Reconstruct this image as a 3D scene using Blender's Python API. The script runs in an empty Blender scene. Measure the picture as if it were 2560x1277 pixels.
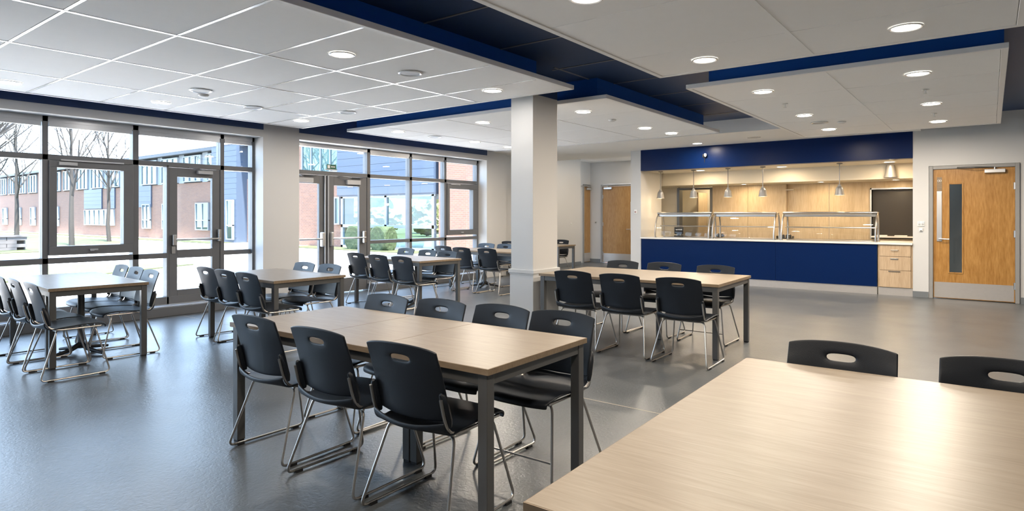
import bpy, bmesh, math, random
from mathutils import Vector, Matrix
S = bpy.context.scene
C = S.collection
PI = math.pi
random.seed(7)

# ---------------------------------------------------------------- camera
F = 1560.0
cam_d = bpy.data.cameras.new('camera')
cam = bpy.data.objects.new('camera', cam_d)
C.objects.link(cam)
cam.location = (0, 0, 1.4)
cam.rotation_euler = (PI/2, 0, math.radians(37.5))
cam_d.sensor_fit = 'HORIZONTAL'
cam_d.sensor_width = 36.0
cam_d.lens = F/2560*36.0
cam_d.shift_y = (540-638.5)/2560.0
cam_d.clip_start = 0.05
cam_d.clip_end = 400
S.camera = cam

# ---------------------------------------------------------------- world, sun, exposure
W = bpy.data.worlds.new('sky'); S.world = W; W.use_nodes = True
nt = W.node_tree; bg = nt.nodes['Background']
tc = nt.nodes.new('ShaderNodeTexCoord'); sp = nt.nodes.new('ShaderNodeSeparateXYZ')
rp = nt.nodes.new('ShaderNodeValToRGB')
nt.links.new(tc.outputs['Generated'], sp.inputs[0]); nt.links.new(sp.outputs['Z'], rp.inputs[0])
rp.color_ramp.elements[0].position = 0.0; rp.color_ramp.elements[0].color = (0.66, 0.82, 1.0, 1)
rp.color_ramp.elements[1].position = 0.9; rp.color_ramp.elements[1].color = (0.36, 0.60, 1.0, 1)
nt.links.new(rp.outputs[0], bg.inputs[0])
bg.inputs[1].default_value = 5.2
sun_d = bpy.data.lights.new('sun', 'SUN'); sun_d.energy = 27.0; sun_d.angle = math.radians(2)
sun_d.color = (1.0, 0.90, 0.78)
sun = bpy.data.objects.new('sun', sun_d); C.objects.link(sun)
sun.rotation_euler = Vector((-0.42, 0.08, -0.90)).to_track_quat('-Z', 'Y').to_euler()
LAMP_W = 17.5
LAMP_C = (1.0, 0.87, 0.72)
LAMP_N = (1.0, 0.94, 0.88)
S.view_settings.view_transform = 'Standard'
S.view_settings.look = 'None'
S.view_settings.exposure = 0.95
S.view_settings.gamma = 1.0
S.view_settings.use_curve_mapping = False

# ---------------------------------------------------------------- materials
def mat(name, col, rough=0.5, metal=0.0, spec=0.5, noise=None, bump=None, coat=0.0):
    """noise=(scale, amount), bump=(scale, strength[, detail])"""
    m = bpy.data.materials.new(name); m.use_nodes = True
    n = m.node_tree.nodes; l = m.node_tree.links; b = n['Principled BSDF']
    b.inputs['Base Color'].default_value = (*col, 1); b.inputs['Roughness'].default_value = rough
    b.inputs['Metallic'].default_value = metal; b.inputs['Specular IOR Level'].default_value = spec
    b.inputs['Coat Weight'].default_value = coat
    if noise or bump:
        t = n.new('ShaderNodeTexCoord')
    if noise:
        x = n.new('ShaderNodeTexNoise'); x.inputs['Scale'].default_value = noise[0]; x.inputs['Detail'].default_value = 5
        l.new(t.outputs['Object'], x.inputs['Vector'])
        mx = n.new('ShaderNodeMix'); mx.data_type = 'RGBA'
        a = noise[1]
        mx.inputs[6].default_value = (*[c*(1-a) for c in col], 1); mx.inputs[7].default_value = (*[min(1, c*(1+a)) for c in col], 1)
        l.new(x.outputs['Fac'], mx.inputs[0]); l.new(mx.outputs[2], b.inputs['Base Color'])
    if bump:
        x = n.new('ShaderNodeTexNoise'); x.inputs['Scale'].default_value = bump[0]; x.inputs['Detail'].default_value = 4
        l.new(t.outputs['Object'], x.inputs['Vector'])
        bp = n.new('ShaderNodeBump'); bp.inputs['Strength'].default_value = bump[1]; bp.inputs['Distance'].default_value = 0.01
        l.new(x.outputs['Fac'], bp.inputs['Height']); l.new(bp.outputs[0], b.inputs['Normal'])
    return m

def wood(name, c1, c2, scale, rough=0.35, rings=0.0, coat=0.0):
    """streaked grain; scale = (x,y,z) stretch of the object coordinates"""
    m = bpy.data.materials.new(name); m.use_nodes = True
    n = m.node_tree.nodes; l = m.node_tree.links; b = n['Principled BSDF']
    t = n.new('ShaderNodeTexCoord'); mp = n.new('ShaderNodeMapping'); mp.inputs['Scale'].default_value = scale
    l.new(t.outputs['Object'], mp.inputs[0])
    x = n.new('ShaderNodeTexNoise'); x.inputs['Scale'].default_value = 1.0; x.inputs['Detail'].default_value = 8
    x.inputs['Roughness'].default_value = 0.6; x.inputs['Distortion'].default_value = rings
    l.new(mp.outputs[0], x.inputs['Vector'])
    mp2 = n.new('ShaderNodeMapping'); mp2.inputs['Scale'].default_value = [s*6 for s in scale]
    l.new(t.outputs['Object'], mp2.inputs[0])
    y = n.new('ShaderNodeTexNoise'); y.inputs['Scale'].default_value = 1.0; y.inputs['Detail'].default_value = 3
    l.new(mp2.outputs[0], y.inputs['Vector'])
    ad = n.new('ShaderNodeMath'); ad.operation = 'MULTIPLY_ADD'; ad.inputs[1].default_value = 0.55
    l.new(y.outputs['Fac'], ad.inputs[0]); 
    ml = n.new('ShaderNodeMath'); ml.operation = 'MULTIPLY'; ml.inputs[1].default_value = 0.45
    l.new(x.outputs['Fac'], ml.inputs[0]); l.new(ml.outputs[0], ad.inputs[2])
    r = n.new('ShaderNodeValToRGB'); r.color_ramp.elements[0].position = 0.36; r.color_ramp.elements[1].position = 0.64
    r.color_ramp.elements[0].color = (*c1, 1); r.color_ramp.elements[1].color = (*c2, 1)
    l.new(ad.outputs[0], r.inputs[0]); l.new(r.outputs[0], b.inputs['Base Color'])
    b.inputs['Roughness'].default_value = rough; b.inputs['Coat Weight'].default_value = coat
    b.inputs['Specular IOR Level'].default_value = 0.35
    return m

def emis(name, col, st):
    m = bpy.data.materials.new(name); m.use_nodes = True; b = m.node_tree.nodes['Principled BSDF']
    b.inputs['Base Color'].default_value = (*col, 1)
    b.inputs['Emission Color'].default_value = (*col, 1); b.inputs['Emission Strength'].default_value = st
    return m

def glass(name, tint=(1, 1, 1), refl=0.08, rough=0.0):
    m = bpy.data.materials.new(name); m.use_nodes = True; n = m.node_tree.nodes; l = m.node_tree.links
    n.remove(n['Principled BSDF']); o = n['Material Output']
    tr = n.new('ShaderNodeBsdfTransparent'); tr.inputs[0].default_value = (*tint, 1)
    gl = n.new('ShaderNodeBsdfGlossy'); gl.inputs['Roughness'].default_value = rough
    lw = n.new('ShaderNodeLayerWeight'); lw.inputs['Blend'].default_value = 0.5
    pw = n.new('ShaderNodeMath'); pw.operation = 'POWER'; pw.inputs[1].default_value = 4.0
    ma = n.new('ShaderNodeMath'); ma.operation = 'MULTIPLY_ADD'; ma.inputs[1].default_value = 0.85; ma.inputs[2].default_value = refl*0.4
    l.new(lw.outputs['Facing'], pw.inputs[0]); l.new(pw.outputs[0], ma.inputs[0])
    mx = n.new('ShaderNodeMixShader')
    l.new(ma.outputs[0], mx.inputs[0]); l.new(tr.outputs[0], mx.inputs[1]); l.new(gl.outputs[0], mx.inputs[2])
    l.new(mx.outputs[0], o.inputs[0])
    return m

M = dict(
    wall=mat('white_wall_paint', (0.56, 0.557, 0.545), 0.55, noise=(1.5, 0.02), bump=(160, 0.03)),
    wall_cream=mat('cream_wall_paint', (0.62, 0.57, 0.47), 0.5),
    ceil=mat('ceiling_tile_white', (0.93, 0.92, 0.90), 0.8, noise=(9, 0.015), bump=(240, 0.08)),
    rail=mat('ceiling_rail_white', (0.90, 0.90, 0.89), 0.22, metal=0.35),
    edge=mat('raft_edge_white', (0.88, 0.87, 0.85), 0.5),
    plaster=mat('plaster_ceiling', (0.84, 0.83, 0.80), 0.7),
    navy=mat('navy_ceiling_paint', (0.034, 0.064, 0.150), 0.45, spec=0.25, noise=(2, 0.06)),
    navy_lit=mat('navy_upstand_lit', (0.012, 0.105, 0.42), 0.5, spec=0.2),  # navy brightened in its colour, as if daylight lit the upstands
    navy_panel=mat('navy_laminate', (0.0015, 0.013, 0.068), 0.30, spec=0.12, noise=(3, 0.04)),
    navy_rail=mat('navy_rail_grey', (0.23, 0.23, 0.24), 0.35),
    floor=None,
    base=mat('grey_baseboard', (0.15, 0.165, 0.175), 0.45),
    frame=mat('grey_window_frame', (0.115, 0.118, 0.122), 0.38, noise=(4, 0.05)),
    frame_lt=mat('light_window_frame', (0.42, 0.43, 0.45), 0.3, metal=0.3),
    alu=mat('aluminium', (0.62, 0.62, 0.62), 0.3, metal=0.8),
    steel=mat('brushed_steel', (0.44, 0.425, 0.405), 0.28, metal=1.0, noise=(30, 0.05)),
    kick=mat('satin_steel_plate', (0.46, 0.44, 0.42), 0.30, metal=0.45, noise=(20, 0.05)),
    chrome=mat('chrome_tube', (0.46, 0.435, 0.405), 0.33, metal=1.0),
    leg=mat('grey_table_leg', (0.105, 0.105, 0.102), 0.36, metal=0.25),
    plastic=mat('black_chair_plastic', (0.007, 0.010, 0.015), 0.40, spec=0.4, bump=(420, 0.10)),
    rubber=mat('black_rubber', (0.012, 0.012, 0.013), 0.6),
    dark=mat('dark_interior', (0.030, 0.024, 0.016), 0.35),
    black=mat('black_matte', (0.01, 0.01, 0.01), 0.5),
    ash=wood('pale_ash_laminate', (0.205, 0.162, 0.115), (0.270, 0.222, 0.165), (1.6, 26, 8), 0.36),
    ash_edge=wood('ash_edge_band', (0.20, 0.145, 0.09), (0.27, 0.20, 0.13), (2, 20, 8), 0.4),
    oak=wood('oak_door_veneer', (0.29, 0.135, 0.030), (0.44, 0.235, 0.070), (7, 7, 1.1), 0.32, rings=2.2),
    oak_dk=wood('oak_corridor_veneer', (0.30, 0.16, 0.055), (0.42, 0.25, 0.10), (7, 7, 1.1), 0.35, rings=1.5),
    maple=wood('maple_panel', (0.42, 0.32, 0.20), (0.54, 0.43, 0.29), (10, 10, 0.8), 0.35),
    drawer=wood('drawer_maple', (0.40, 0.285, 0.175), (0.53, 0.395, 0.26), (14, 14, 1.0), 0.4),
    worktop=mat('white_worktop', (0.72, 0.70, 0.66), 0.3),
    white=mat('white_plastic', (0.75, 0.75, 0.73), 0.4),
    grey_pl=mat('grey_grille', (0.42, 0.42, 0.42), 0.5),
    shade=mat('heat_lamp_shade', (0.24, 0.235, 0.23), 0.4, metal=0.4),
    glass=glass('clear_glass', (0.97, 0.99, 1.0), 0.10),
    glass_dk=glass('far_window_glass', (0.78, 0.90, 0.88), 0.14),
    lit=emis('lamp_diffuser', (1.0, 0.93, 0.82), 9.0),
    lit_s=emis('lamp_bulb', (1.0, 0.85, 0.6), 5.0),
    paving=mat('concrete_paving', (0.50, 0.47, 0.44), 0.8, noise=(0.6, 0.08), bump=(20, 0.2)),
    grass=mat('lawn_grass', (0.036, 0.045, 0.012), 0.9, noise=(1.6, 0.40), bump=(40, 0.8)),
    hedge=mat('hedge_leaves', (0.014, 0.030, 0.007), 0.8, noise=(14, 0.6), bump=(30, 1.0)),
    shrub=mat('shrub_leaves', (0.060, 0.068, 0.018), 0.8, noise=(8, 0.6), bump=(25, 1.0)),
    bark=mat('tree_bark', (0.022, 0.020, 0.018), 0.85, noise=(12, 0.4), bump=(30, 0.8)),
    stone=mat('grey_stone', (0.085, 0.082, 0.085), 0.85, noise=(5, 0.2)),
    clad=mat('blue_grey_cladding', (0.034, 0.052, 0.085), 0.45),
    clad_dk=mat('dark_fascia', (0.022, 0.030, 0.042), 0.5),
    w_frame=mat('white_window_frame', (0.17, 0.20, 0.23), 0.4),
    inner=mat('far_room_interior', (0.020, 0.036, 0.046), 0.8),
    blind=mat('pale_blind', (0.15, 0.17, 0.19), 0.6),
)

def floor_mat():
    m = bpy.data.materials.new('grey_vinyl_floor'); m.use_nodes = True
    n = m.node_tree.nodes; l = m.node_tree.links; b = n['Principled BSDF']
    t = n.new('ShaderNodeTexCoord')
    a = n.new('ShaderNodeTexNoise'); a.inputs['Scale'].default_value = 3.0; a.inputs['Detail'].default_value = 8
    l.new(t.outputs['Object'], a.inputs['Vector'])
    r = n.new('ShaderNodeValToRGB'); r.color_ramp.elements[0].position = 0.3; r.color_ramp.elements[1].position = 0.7
    r.color_ramp.elements[0].color = (0.070, 0.078, 0.083, 1); r.color_ramp.elements[1].color = (0.092, 0.100, 0.105, 1)
    l.new(a.outputs['Fac'], r.inputs[0]); l.new(r.outputs[0], b.inputs['Base Color'])
    b.inputs['Specular IOR Level'].default_value = 0.75
    c = n.new('ShaderNodeTexNoise'); c.inputs['Scale'].default_value = 1.3; c.inputs['Detail'].default_value = 4
    l.new(t.outputs['Object'], c.inputs['Vector'])
    mr = n.new('ShaderNodeMapRange'); mr.inputs[3].default_value = 0.25; mr.inputs[4].default_value = 0.37
    l.new(c.outputs['Fac'], mr.inputs[0]); l.new(mr.outputs[0], b.inputs['Roughness'])
    d = n.new('ShaderNodeTexNoise'); d.inputs['Scale'].default_value = 42; d.inputs['Detail'].default_value = 5
    d.inputs['Distortion'].default_value = 0.7
    l.new(t.outputs['Object'], d.inputs['Vector'])
    bp = n.new('ShaderNodeBump'); bp.inputs['Strength'].default_value = 0.42; bp.inputs['Distance'].default_value = 0.005
    l.new(d.outputs['Fac'], bp.inputs['Height']); l.new(bp.outputs[0], b.inputs['Normal'])
    return m
M['floor'] = floor_mat()

def brick_mat():
    m = bpy.data.materials.new('red_brickwork'); m.use_nodes = True
    n = m.node_tree.nodes; l = m.node_tree.links; b = n['Principled BSDF']
    t = n.new('ShaderNodeTexCoord'); mp = n.new('ShaderNodeMapping'); mp.inputs['Rotation'].default_value = (PI/2, 0, 0)
    l.new(t.outputs['Object'], mp.inputs[0])
    k = n.new('ShaderNodeTexBrick'); k.inputs['Scale'].default_value = 1.0
    k.inputs['Brick Width'].default_value = 0.225; k.inputs['Row Height'].default_value = 0.075
    k.inputs['Mortar Size'].default_value = 0.006
    k.inputs['Color1'].default_value = (0.165, 0.083, 0.052, 1); k.inputs['Color2'].default_value = (0.130, 0.066, 0.044, 1)
    k.inputs['Mortar'].default_value = (0.150, 0.125, 0.110, 1)
    l.new(mp.outputs[0], k.inputs['Vector'])
    x = n.new('ShaderNodeTexNoise'); x.inputs['Scale'].default_value = 1.2; x.inputs['Detail'].default_value = 6
    l.new(t.outputs['Object'], x.inputs['Vector'])
    mx = n.new('ShaderNodeMix'); mx.data_type = 'RGBA'; mx.blend_type = 'MULTIPLY'; mx.inputs[0].default_value = 0.5
    l.new(k.outputs['Color'], mx.inputs[6]); l.new(x.outputs['Color'], mx.inputs[7])
    l.new(k.outputs['Color'], b.inputs['Base Color']); b.inputs['Roughness'].default_value = 0.85
    return m
M['brick'] = brick_mat()

# ---------------------------------------------------------------- helpers
class MB:
    def __init__(s): s.v = []; s.f = []
    def box(s, a, b, rot=None, piv=None):
        i = len(s.v)
        x0, y0, z0 = a; x1, y1, z1 = b
        pts = [(x0,y0,z0),(x1,y0,z0),(x1,y1,z0),(x0,y1,z0),(x0,y0,z1),(x1,y0,z1),(x1,y1,z1),(x0,y1,z1)]
        if rot is not None:
            p = Vector(piv); pts = [tuple(p + rot @ (Vector(q)-p)) for q in pts]
        s.v += pts
        s.f += [tuple(i+k for k in q) for q in ((0,3,2,1),(4,5,6,7),(0,1,5,4),(1,2,6,5),(2,3,7,6),(3,0,4,7))]
        return s
    def tube(s, path, r, n=8, r2=None, caps=True):
        P = [Vector(p) for p in path]; i0 = len(s.v); m = len(P)
        up = None
        for k, p in enumerate(P):
            d = (P[min(k+1, m-1)]-P[max(k-1, 0)]).normalized()
            if up is None:
                up = Vector((0, 0, 1)) if abs(d.z) < 0.9 else Vector((1, 0, 0))
            a = d.cross(up)
            if a.length < 1e-5: a = d.orthogonal()
            a.normalize(); b = a.cross(d).normalized(); up = b
            rr = r if r2 is None else r+(r2-r)*k/(m-1)
            if isinstance(r, (list, tuple)): rr = r[k]
            for j in range(n):
                t = 2*PI*j/n
                s.v.append(tuple(p + a*rr*math.cos(t) + b*rr*math.sin(t)))
        for k in range(m-1):
            for j in range(n):
                j2 = (j+1) % n
                s.f.append((i0+k*n+j, i0+k*n+j2, i0+(k+1)*n+j2, i0+(k+1)*n+j))
        if caps:
            s.f.append(tuple(i0+j for j in range(n))[::-1]); s.f.append(tuple(i0+(m-1)*n+j for j in range(n)))
        return s
    def lathe(s, prof, c=(0, 0, 0), n=24, close=False):
        i0 = len(s.v)
        for r, z in prof:
            for j in range(n):
                t = 2*PI*j/n
                s.v.append((c[0]+r*math.cos(t), c[1]+r*math.sin(t), c[2]+z))
        m = len(prof)
        for k in range(m-1):
            for j in range(n):
                j2 = (j+1) % n
                s.f.append((i0+k*n+j, i0+k*n+j2, i0+(k+1)*n+j2, i0+(k+1)*n+j))
        if close:
            s.f.append(tuple(i0+j for j in range(n))[::-1]); s.f.append(tuple(i0+(m-1)*n+j for j in range(n)))
        return s
    def prism(s, poly, z0, z1):
        i = len(s.v); n = len(poly)
        s.v += [(x, y, z0) for x, y in poly]+[(x, y, z1) for x, y in poly]
        s.f.append(tuple(range(i, i+n))[::-1]); s.f.append(tuple(range(i+n, i+2*n)))
        for k in range(n): s.f.append((i+k, i+(k+1) % n, i+n+(k+1) % n, i+n+k))
        return s
    def mesh(s, name, m, smooth=False):
        me = bpy.data.meshes.new(name); me.from_pydata(s.v, [], s.f); me.update()
        me.materials.append(M[m] if isinstance(m, str) else m)
        bm = bmesh.new(); bm.from_mesh(me); bmesh.ops.recalc_face_normals(bm, faces=bm.faces); bm.to_mesh(me); bm.free()
        if smooth:
            for p in me.polygons: p.use_smooth = True
            try: me.set_sharp_from_angle(angle=math.radians(40))
            except Exception: pass
        return me
    def obj(s, name, m, parent=None, smooth=False, bevel=0, seg=2):
        o = bpy.data.objects.new(name, s.mesh(name, m, smooth)); C.objects.link(o)
        if parent: o.parent = parent
        if bevel:
            b = o.modifiers.new('bevel', 'BEVEL'); b.width = bevel; b.segments = seg; b.limit_method = 'ANGLE'
        return o

def tag(o, label=None, cat=None, group=None, kind=None):
    if label: o['label'] = label
    if cat: o['category'] = cat
    if group: o['group'] = group
    if kind: o['kind'] = kind
    return o
def thing(name, label, cat, loc=(0, 0, 0), rz=0, group=None, kind=None):
    o = bpy.data.objects.new(name, None); C.objects.link(o); o.empty_display_size = 0.1
    o.location = loc; o.rotation_euler = (0, 0, rz)
    return tag(o, label, cat, group, kind)
def mobj(name, me, parent=None):
    o = bpy.data.objects.new(name, me); C.objects.link(o)
    if parent: o.parent = parent
    return o
def copy_tree(o, parent=None):
    c = o.copy(); C.objects.link(c); c.parent = parent
    for ch in list(o.children):
        if ch.get('_skip'): continue
        copy_tree(ch, c)
    return c
def bake(o):
    """apply modifiers into a plain mesh"""
    dg = bpy.context.evaluated_depsgraph_get(); dg.update()
    me = bpy.data.meshes.new_from_object(o.evaluated_get(dg)); o.modifiers.clear(); o.data = me
    for p in me.polygons: p.use_smooth = True
    return o
def struct(name, mb, m, label, cat, parent=None, **k):
    o = mb.obj(name, m, parent, **k)
    if not parent: tag(o, label, cat, kind='structure')
    return o

XW = -9.1      # inner face of the window wall
XF = -9.35     # frame plane
YS = 12.85     # serving wall plane
ZR = 2.8       # underside of the rafts
ZN = 3.1       # navy ceiling

# ---------------------------------------------------------------- shell
fl = MB().box((-9.47, -4.0, -0.12), (4.2, 11.63, 0)).box((-10.1, 11.63, -0.12), (4.2, 16.8, 0))
struct('floor', fl, 'floor', 'grey vinyl floor of the dining hall', 'floor')
sm = MB().box((-9.0, 4.142, -0.001), (3.9, 4.150, 0.0012))
sm.obj('floor_joint', mat('floor_weld', (0.38, 0.33, 0.26), 0.5), bpy.data.objects['floor'])

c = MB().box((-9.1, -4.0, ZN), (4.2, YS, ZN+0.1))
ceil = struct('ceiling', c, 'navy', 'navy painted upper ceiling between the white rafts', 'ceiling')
r = MB()
for y in (-0.8, 0.4, 1.6, 2.8, 3.89, 4.97, 6.05): r.box((-4.05, y-0.011, ZN-0.006), (-2.3, y+0.011, ZN+0.01))
for y in (7.15, 8.2, 9.25, 10.3): r.box((-3.9, y-0.011, ZN-0.006), (-2.3, y+0.011, ZN+0.01))
r.box((-3.97, 5.95, ZN-0.006), (-3.945, 7.0, ZN+0.01))
ro = r.obj('grid_rail', 'navy_rail', ceil); ro['kind'] = 'stuff'
roof = MB().box((-9.6, -4.0, ZN+0.1), (4.2, 11.6, ZN+0.35)).box((-10.2, 11.6, ZN+0.1), (4.2, 16.9, ZN+0.35))
struct('trim_1', roof, 'stone', 'unseen flat roof slab added above the hall to block the sun', 'roof')  # out of view, put in to keep the sun off the interior

# grey bulkhead and corridor ceiling
b = MB().box((-9.35, 11.06, 2.87), (-0.95, YS-0.02, ZN+0.05)).box((-9.9, YS-0.02, 2.87), (-6.22, 13.9, ZN+0.05))
struct('trim_2', b, 'plaster', 'white plaster bulkhead over the serving counter front', 'bulkhead')
b = MB().box((-9.9, 13.9, 3.03), (-6.22, 16.8, 3.1))
struct('trim_3', b, 'plaster', 'white corridor ceiling behind the column', 'ceiling')

# window wall
w = MB()
w.box((XF-0.15, 5.416, 0), (XW, 6.062, ZN))
wl = struct('wall_left', w, 'wall', 'white wall between and around the tall windows', 'wall')
w = MB().box((XF-0.15, 10.917, 0), (XW, 11.63, ZN)).box((XF-0.3, 11.63, 0), (-9.35, 15.43, ZN))
w.obj('wall_return', 'wall', wl)
w = MB().box((XF-0.15, -4.0, 2.65), (XW, 5.416, ZN)).box((XF-0.15, 6.062, 2.67), (XW, 10.917, ZN))
w.obj('lintel', 'wall', wl)
w = MB().box((XW-0.001, -4.0, 2.76), (XW+0.012, 5.416, ZN)).box((XW-0.001, 6.062, 2.78), (XW+0.012, 10.917, ZN))
w.obj('navy_strip', 'navy', wl)

# corridor recess
w = MB().box((-10.1, 15.43, 0), (-9.75, 16.21, ZN)).box((-10.1, 16.21, 2.36), (-9.75, 16.8, ZN)).box((-10.1, 16.21, 0), (-9.95, 16.8, 2.36))
struct('wall_corridor', w, 'wall', 'grey white corridor side wall with a wooden door', 'wall')
w = MB().box((-9.9, 16.65, 0), (-9.38, 16.8, ZN)).box((-9.38, 16.65, 2.36), (-8.2, 16.8, ZN)).box((-8.2, 16.65, 0), (-6.22, 16.8, ZN))
struct('wall_corridor_end', w, 'wall', 'corridor end wall around the farther wooden door', 'wall')

# serving wall (front face Y = YS)
w = MB()
w.box((-6.47, YS, 0), (-6.22, 13.95, 2.87))                       # pier / left cheek
w.box((-1.076, YS, 0), (-0.845, YS+0.15, ZN)).box((0.375, YS, 0), (4.2, YS+0.15, ZN)).box((-0.845, YS, 2.255), (0.375, YS+0.15, ZN))
w.box((-1.076, YS+0.15, 0), (-1.0, 15.0, 2.6))
struct('wall_back', w, 'wall', 'white wall holding the serving hatch and the wide oak door', 'wall')
w = MB().box((-6.22, YS-0.01, 2.41), (-1.076, YS+0.2, 2.875))
bh = struct('trim_4', w, 'navy_panel', 'navy bulkhead board above the serving hatch', 'bulkhead')
w = MB().box((4.05, -4.0, 0), (4.2, 12.85, ZN)); struct('wall_right', w, 'wall', 'white side wall out of view on the right', 'wall')
w = MB().box((-9.5, -4.15, 0), (4.2, -4.0, ZN+0.1)); struct('wall_front', w, 'wall', 'white wall behind the camera', 'wall')

# baseboards
def bboard(name, a, b, label): 
    return struct(name, MB().box(a, b), 'base', label, 'baseboard')
bboard('baseboard_right', (-1.076, YS-0.012, 0), (-0.85, YS, 0.10), 'short grey baseboard left of the wide oak door')
bboard('baseboard_back', (0.38, YS-0.012, 0), (4.05, YS, 0.10), 'grey baseboard right of the wide oak door')
bboard('baseboard_left', (-9.35, 11.63, 0), (-9.338, 15.43, 0.10), 'grey baseboard of the wall behind the column')
bboard('baseboard_corridor', (-9.9, 16.638, 0), (-9.40, 16.65, 0.10), 'grey baseboard between the two corridor doors')
bboard('baseboard_side', (XW, 5.416, 0), (XW+0.012, 6.062, 0.10), 'grey baseboard of the pier between the windows')

# ---------------------------------------------------------------- column
col = thing('column', 'square white column with a dado rail in the middle of the hall', 'column', (-4.27, 5.97, 0), kind='structure')
MB().box((-0.325, 0, 0), (0, 0.52, 2.84)).obj('shaft', 'wall', col, bevel=0.004)
MB().box((-0.325, 0, 2.84), (0, 0.52, ZN)).obj('navy_top', 'navy', col)
MB().box((-0.35, -0.025, 0.72), (0.025, 0.545, 0.765)).box((-0.34, -0.015, 0.70), (0.015, 0.535, 0.72)).obj('dado_rail', 'wall', col, bevel=0.004)
MB().box((-0.336, -0.011, 0.0), (0.011, 0.531, 0.70)).obj('lower_casing', 'wall', col, bevel=0.003)

# ---------------------------------------------------------------- rafts
def raft(label, x0, x1, y0, y1, xs, ys, rw, mid=None, up=0.33, upy1=None, ul=0.3, ur=0.3):
    t = thing('ceiling_raft', label, 'ceiling raft', ((x0+x1)/2, (y0+y1)/2, ZR), group=None)
    ox, oy = (x0+x1)/2, (y0+y1)/2
    e = 0.05
    fr = MB()
    for a, b_ in (((x0, y0), (x1, y0+e)), ((x0, y1-e), (x1, y1)), ((x0, y0+e), (x0+e, y1-e)), ((x1-e, y0+e), (x1, y1-e))):
        fr.box((a[0]-ox, a[1]-oy, 0), (b_[0]-ox, b_[1]-oy, 0.048))
    fr.obj('edge_trim', 'edge', t, bevel=0.004)
    X = [x0+e]+xs+[x1-e]; Y = [y0+e]+ys+[y1-e]
    for i in range(len(X)-1):
        for j in range(len(Y)-1):
            ga = rw/2
            a0 = X[i]+(ga if i else 0.004); a1 = X[i+1]-(ga if i < len(X)-2 else 0.004)
            b0 = Y[j]+(ga if j else 0.004); b1 = Y[j+1]-(ga if j < len(Y)-2 else 0.004)
            MB().box((a0-ox, b0-oy, 0.006+random.uniform(0, .0015)), (a1-ox, b1-oy, 0.03)).obj('ceiling_tile', 'ceil', t)
    for x in xs:
        wd = (mid if mid and abs(x-mid[0]) < 1e-6 else (0, rw))[1]
        MB().box((x-wd/2-ox, y0+e-oy, 0.003), (x+wd/2-ox, y1-e-oy, 0.03)).obj('grid_rail', 'rail' if rw > .01 else 'ceil', t)
    for y in ys:
        MB().box((x0+e-ox, y-rw*.35-oy, 0.005), (x1-e-ox, y+rw*.35-oy, 0.03)).obj('cross_rail', 'rail' if rw > .01 else 'ceil', t)
    MB().box((x0+0.004-ox, y0+0.004-oy, 0.03), (x1-0.004-ox, y1-0.004-oy, 0.047)).obj('backing_board', 'ceil', t)
    uy = upy1 if upy1 else y1-up
    MB().box((x0+ul-ox, y0+up-oy, 0.048), (x1-ur-ox, uy-oy, ZN-ZR)).obj('navy_upstand', 'navy_lit', t)
    return t
raft('large white ceiling raft on the window side with bright grid lines', -8.75, -3.66, -1.6, 5.9,
     [-7.55, -6.29, -5.03], [-0.71+0.745*k for k in range(9)], 0.034, up=0.30, ul=0.06)
raft('white ceiling raft overhead at upper right, nearest the camera', -2.67, 0.20, -1.6, 5.95,
     [-1.235], [0.3, 1.5, 2.7, 3.885, 5.08], 0.006, mid=(-1.235, 0.035), up=0.28, ul=0.2, ur=0.06)
raft('far white ceiling raft behind the column on the window side', -8.50, -3.62, 6.56, 10.46,
     [-7.6, -6.3, -5.02], [7.65, 8.75, 9.8], 0.006, up=0.16, ul=0.06, ur=0.22)
raft('far white ceiling raft in front of the serving counter', -2.67, 0.12, 6.63, 12.0,
     [-1.3], [7.72, 8.85, 9.95, 11.05], 0.006, mid=(-1.3, 0.05), up=0.16, upy1=11.0, ul=0.2, ur=0.03)

# ---------------------------------------------------------------- downlights, speakers, sprinklers
ring_me = MB().lathe([(0.112, 0.0), (0.112, -0.006), (0.104, -0.010), (0.094, -0.006), (0.090, 0.004), (0.090, 0.0)], n=32).mesh('trim_ring', 'rail', True)
diff_me = MB().lathe([(0.0, -0.003), (0.091, -0.003), (0.091, 0.004), (0.0, 0.004)], n=32).mesh('diffuser', 'lit')
lamp_data = bpy.data.lights.new('downlight_lamp', 'AREA'); lamp_data.shape = 'DISK'; lamp_data.size = 0.18
lamp_data.energy = LAMP_W; lamp_data.color = LAMP_C; lamp_data.spread = math.radians(180)
lamp_cool = lamp_data.copy(); lamp_cool.color = LAMP_N; lamp_cool.energy = 4.5
lamp_far = lamp_data.copy(); lamp_far.energy = 27
def downlight(x, y, z, label, group, scale=1.0, data=lamp_data):
    t = thing('downlight', label, 'ceiling light', (x, y, z), group=group)
    if scale != 1: t.scale = (scale,)*3
    mobj('trim_ring', ring_me, t); mobj('diffuser', diff_me, t)
    o = bpy.data.objects.new('lamp', data); C.objects.link(o); o.parent = t; o.location = (0, 0, -0.02)
    return t
zl = ZR+0.002
g1 = 'downlights in the window side ceiling raft'
for x, y, s in ((-4.47, 3.40, 'large round downlight at the right of the window side raft, beside a speaker'),
             (-4.42, 5.40, 'round downlight at the right tip of the window side raft, next to the column top'),
             (-8.15, 1.98, 'round downlight cut by the left picture edge above the window'),
             (-8.12, 3.47, 'round downlight near the windows, second from the left picture edge'),
             (-8.05, 5.40, 'round downlight at the far window corner of the window side raft'),
             (-4.47, 1.2, 'added unseen downlight of the window side raft, just above the view'),  # from here on unseen lamps, added for illumination
             (-8.15, 0.1, 'added unseen downlight of the window side raft, left of the view'),
             (-6.3, -0.5, 'added unseen downlight of the window side raft behind the camera')):
    downlight(x, y, zl, s, g1, data=lamp_cool)
g2 = 'downlights in the raft overhead'
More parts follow.
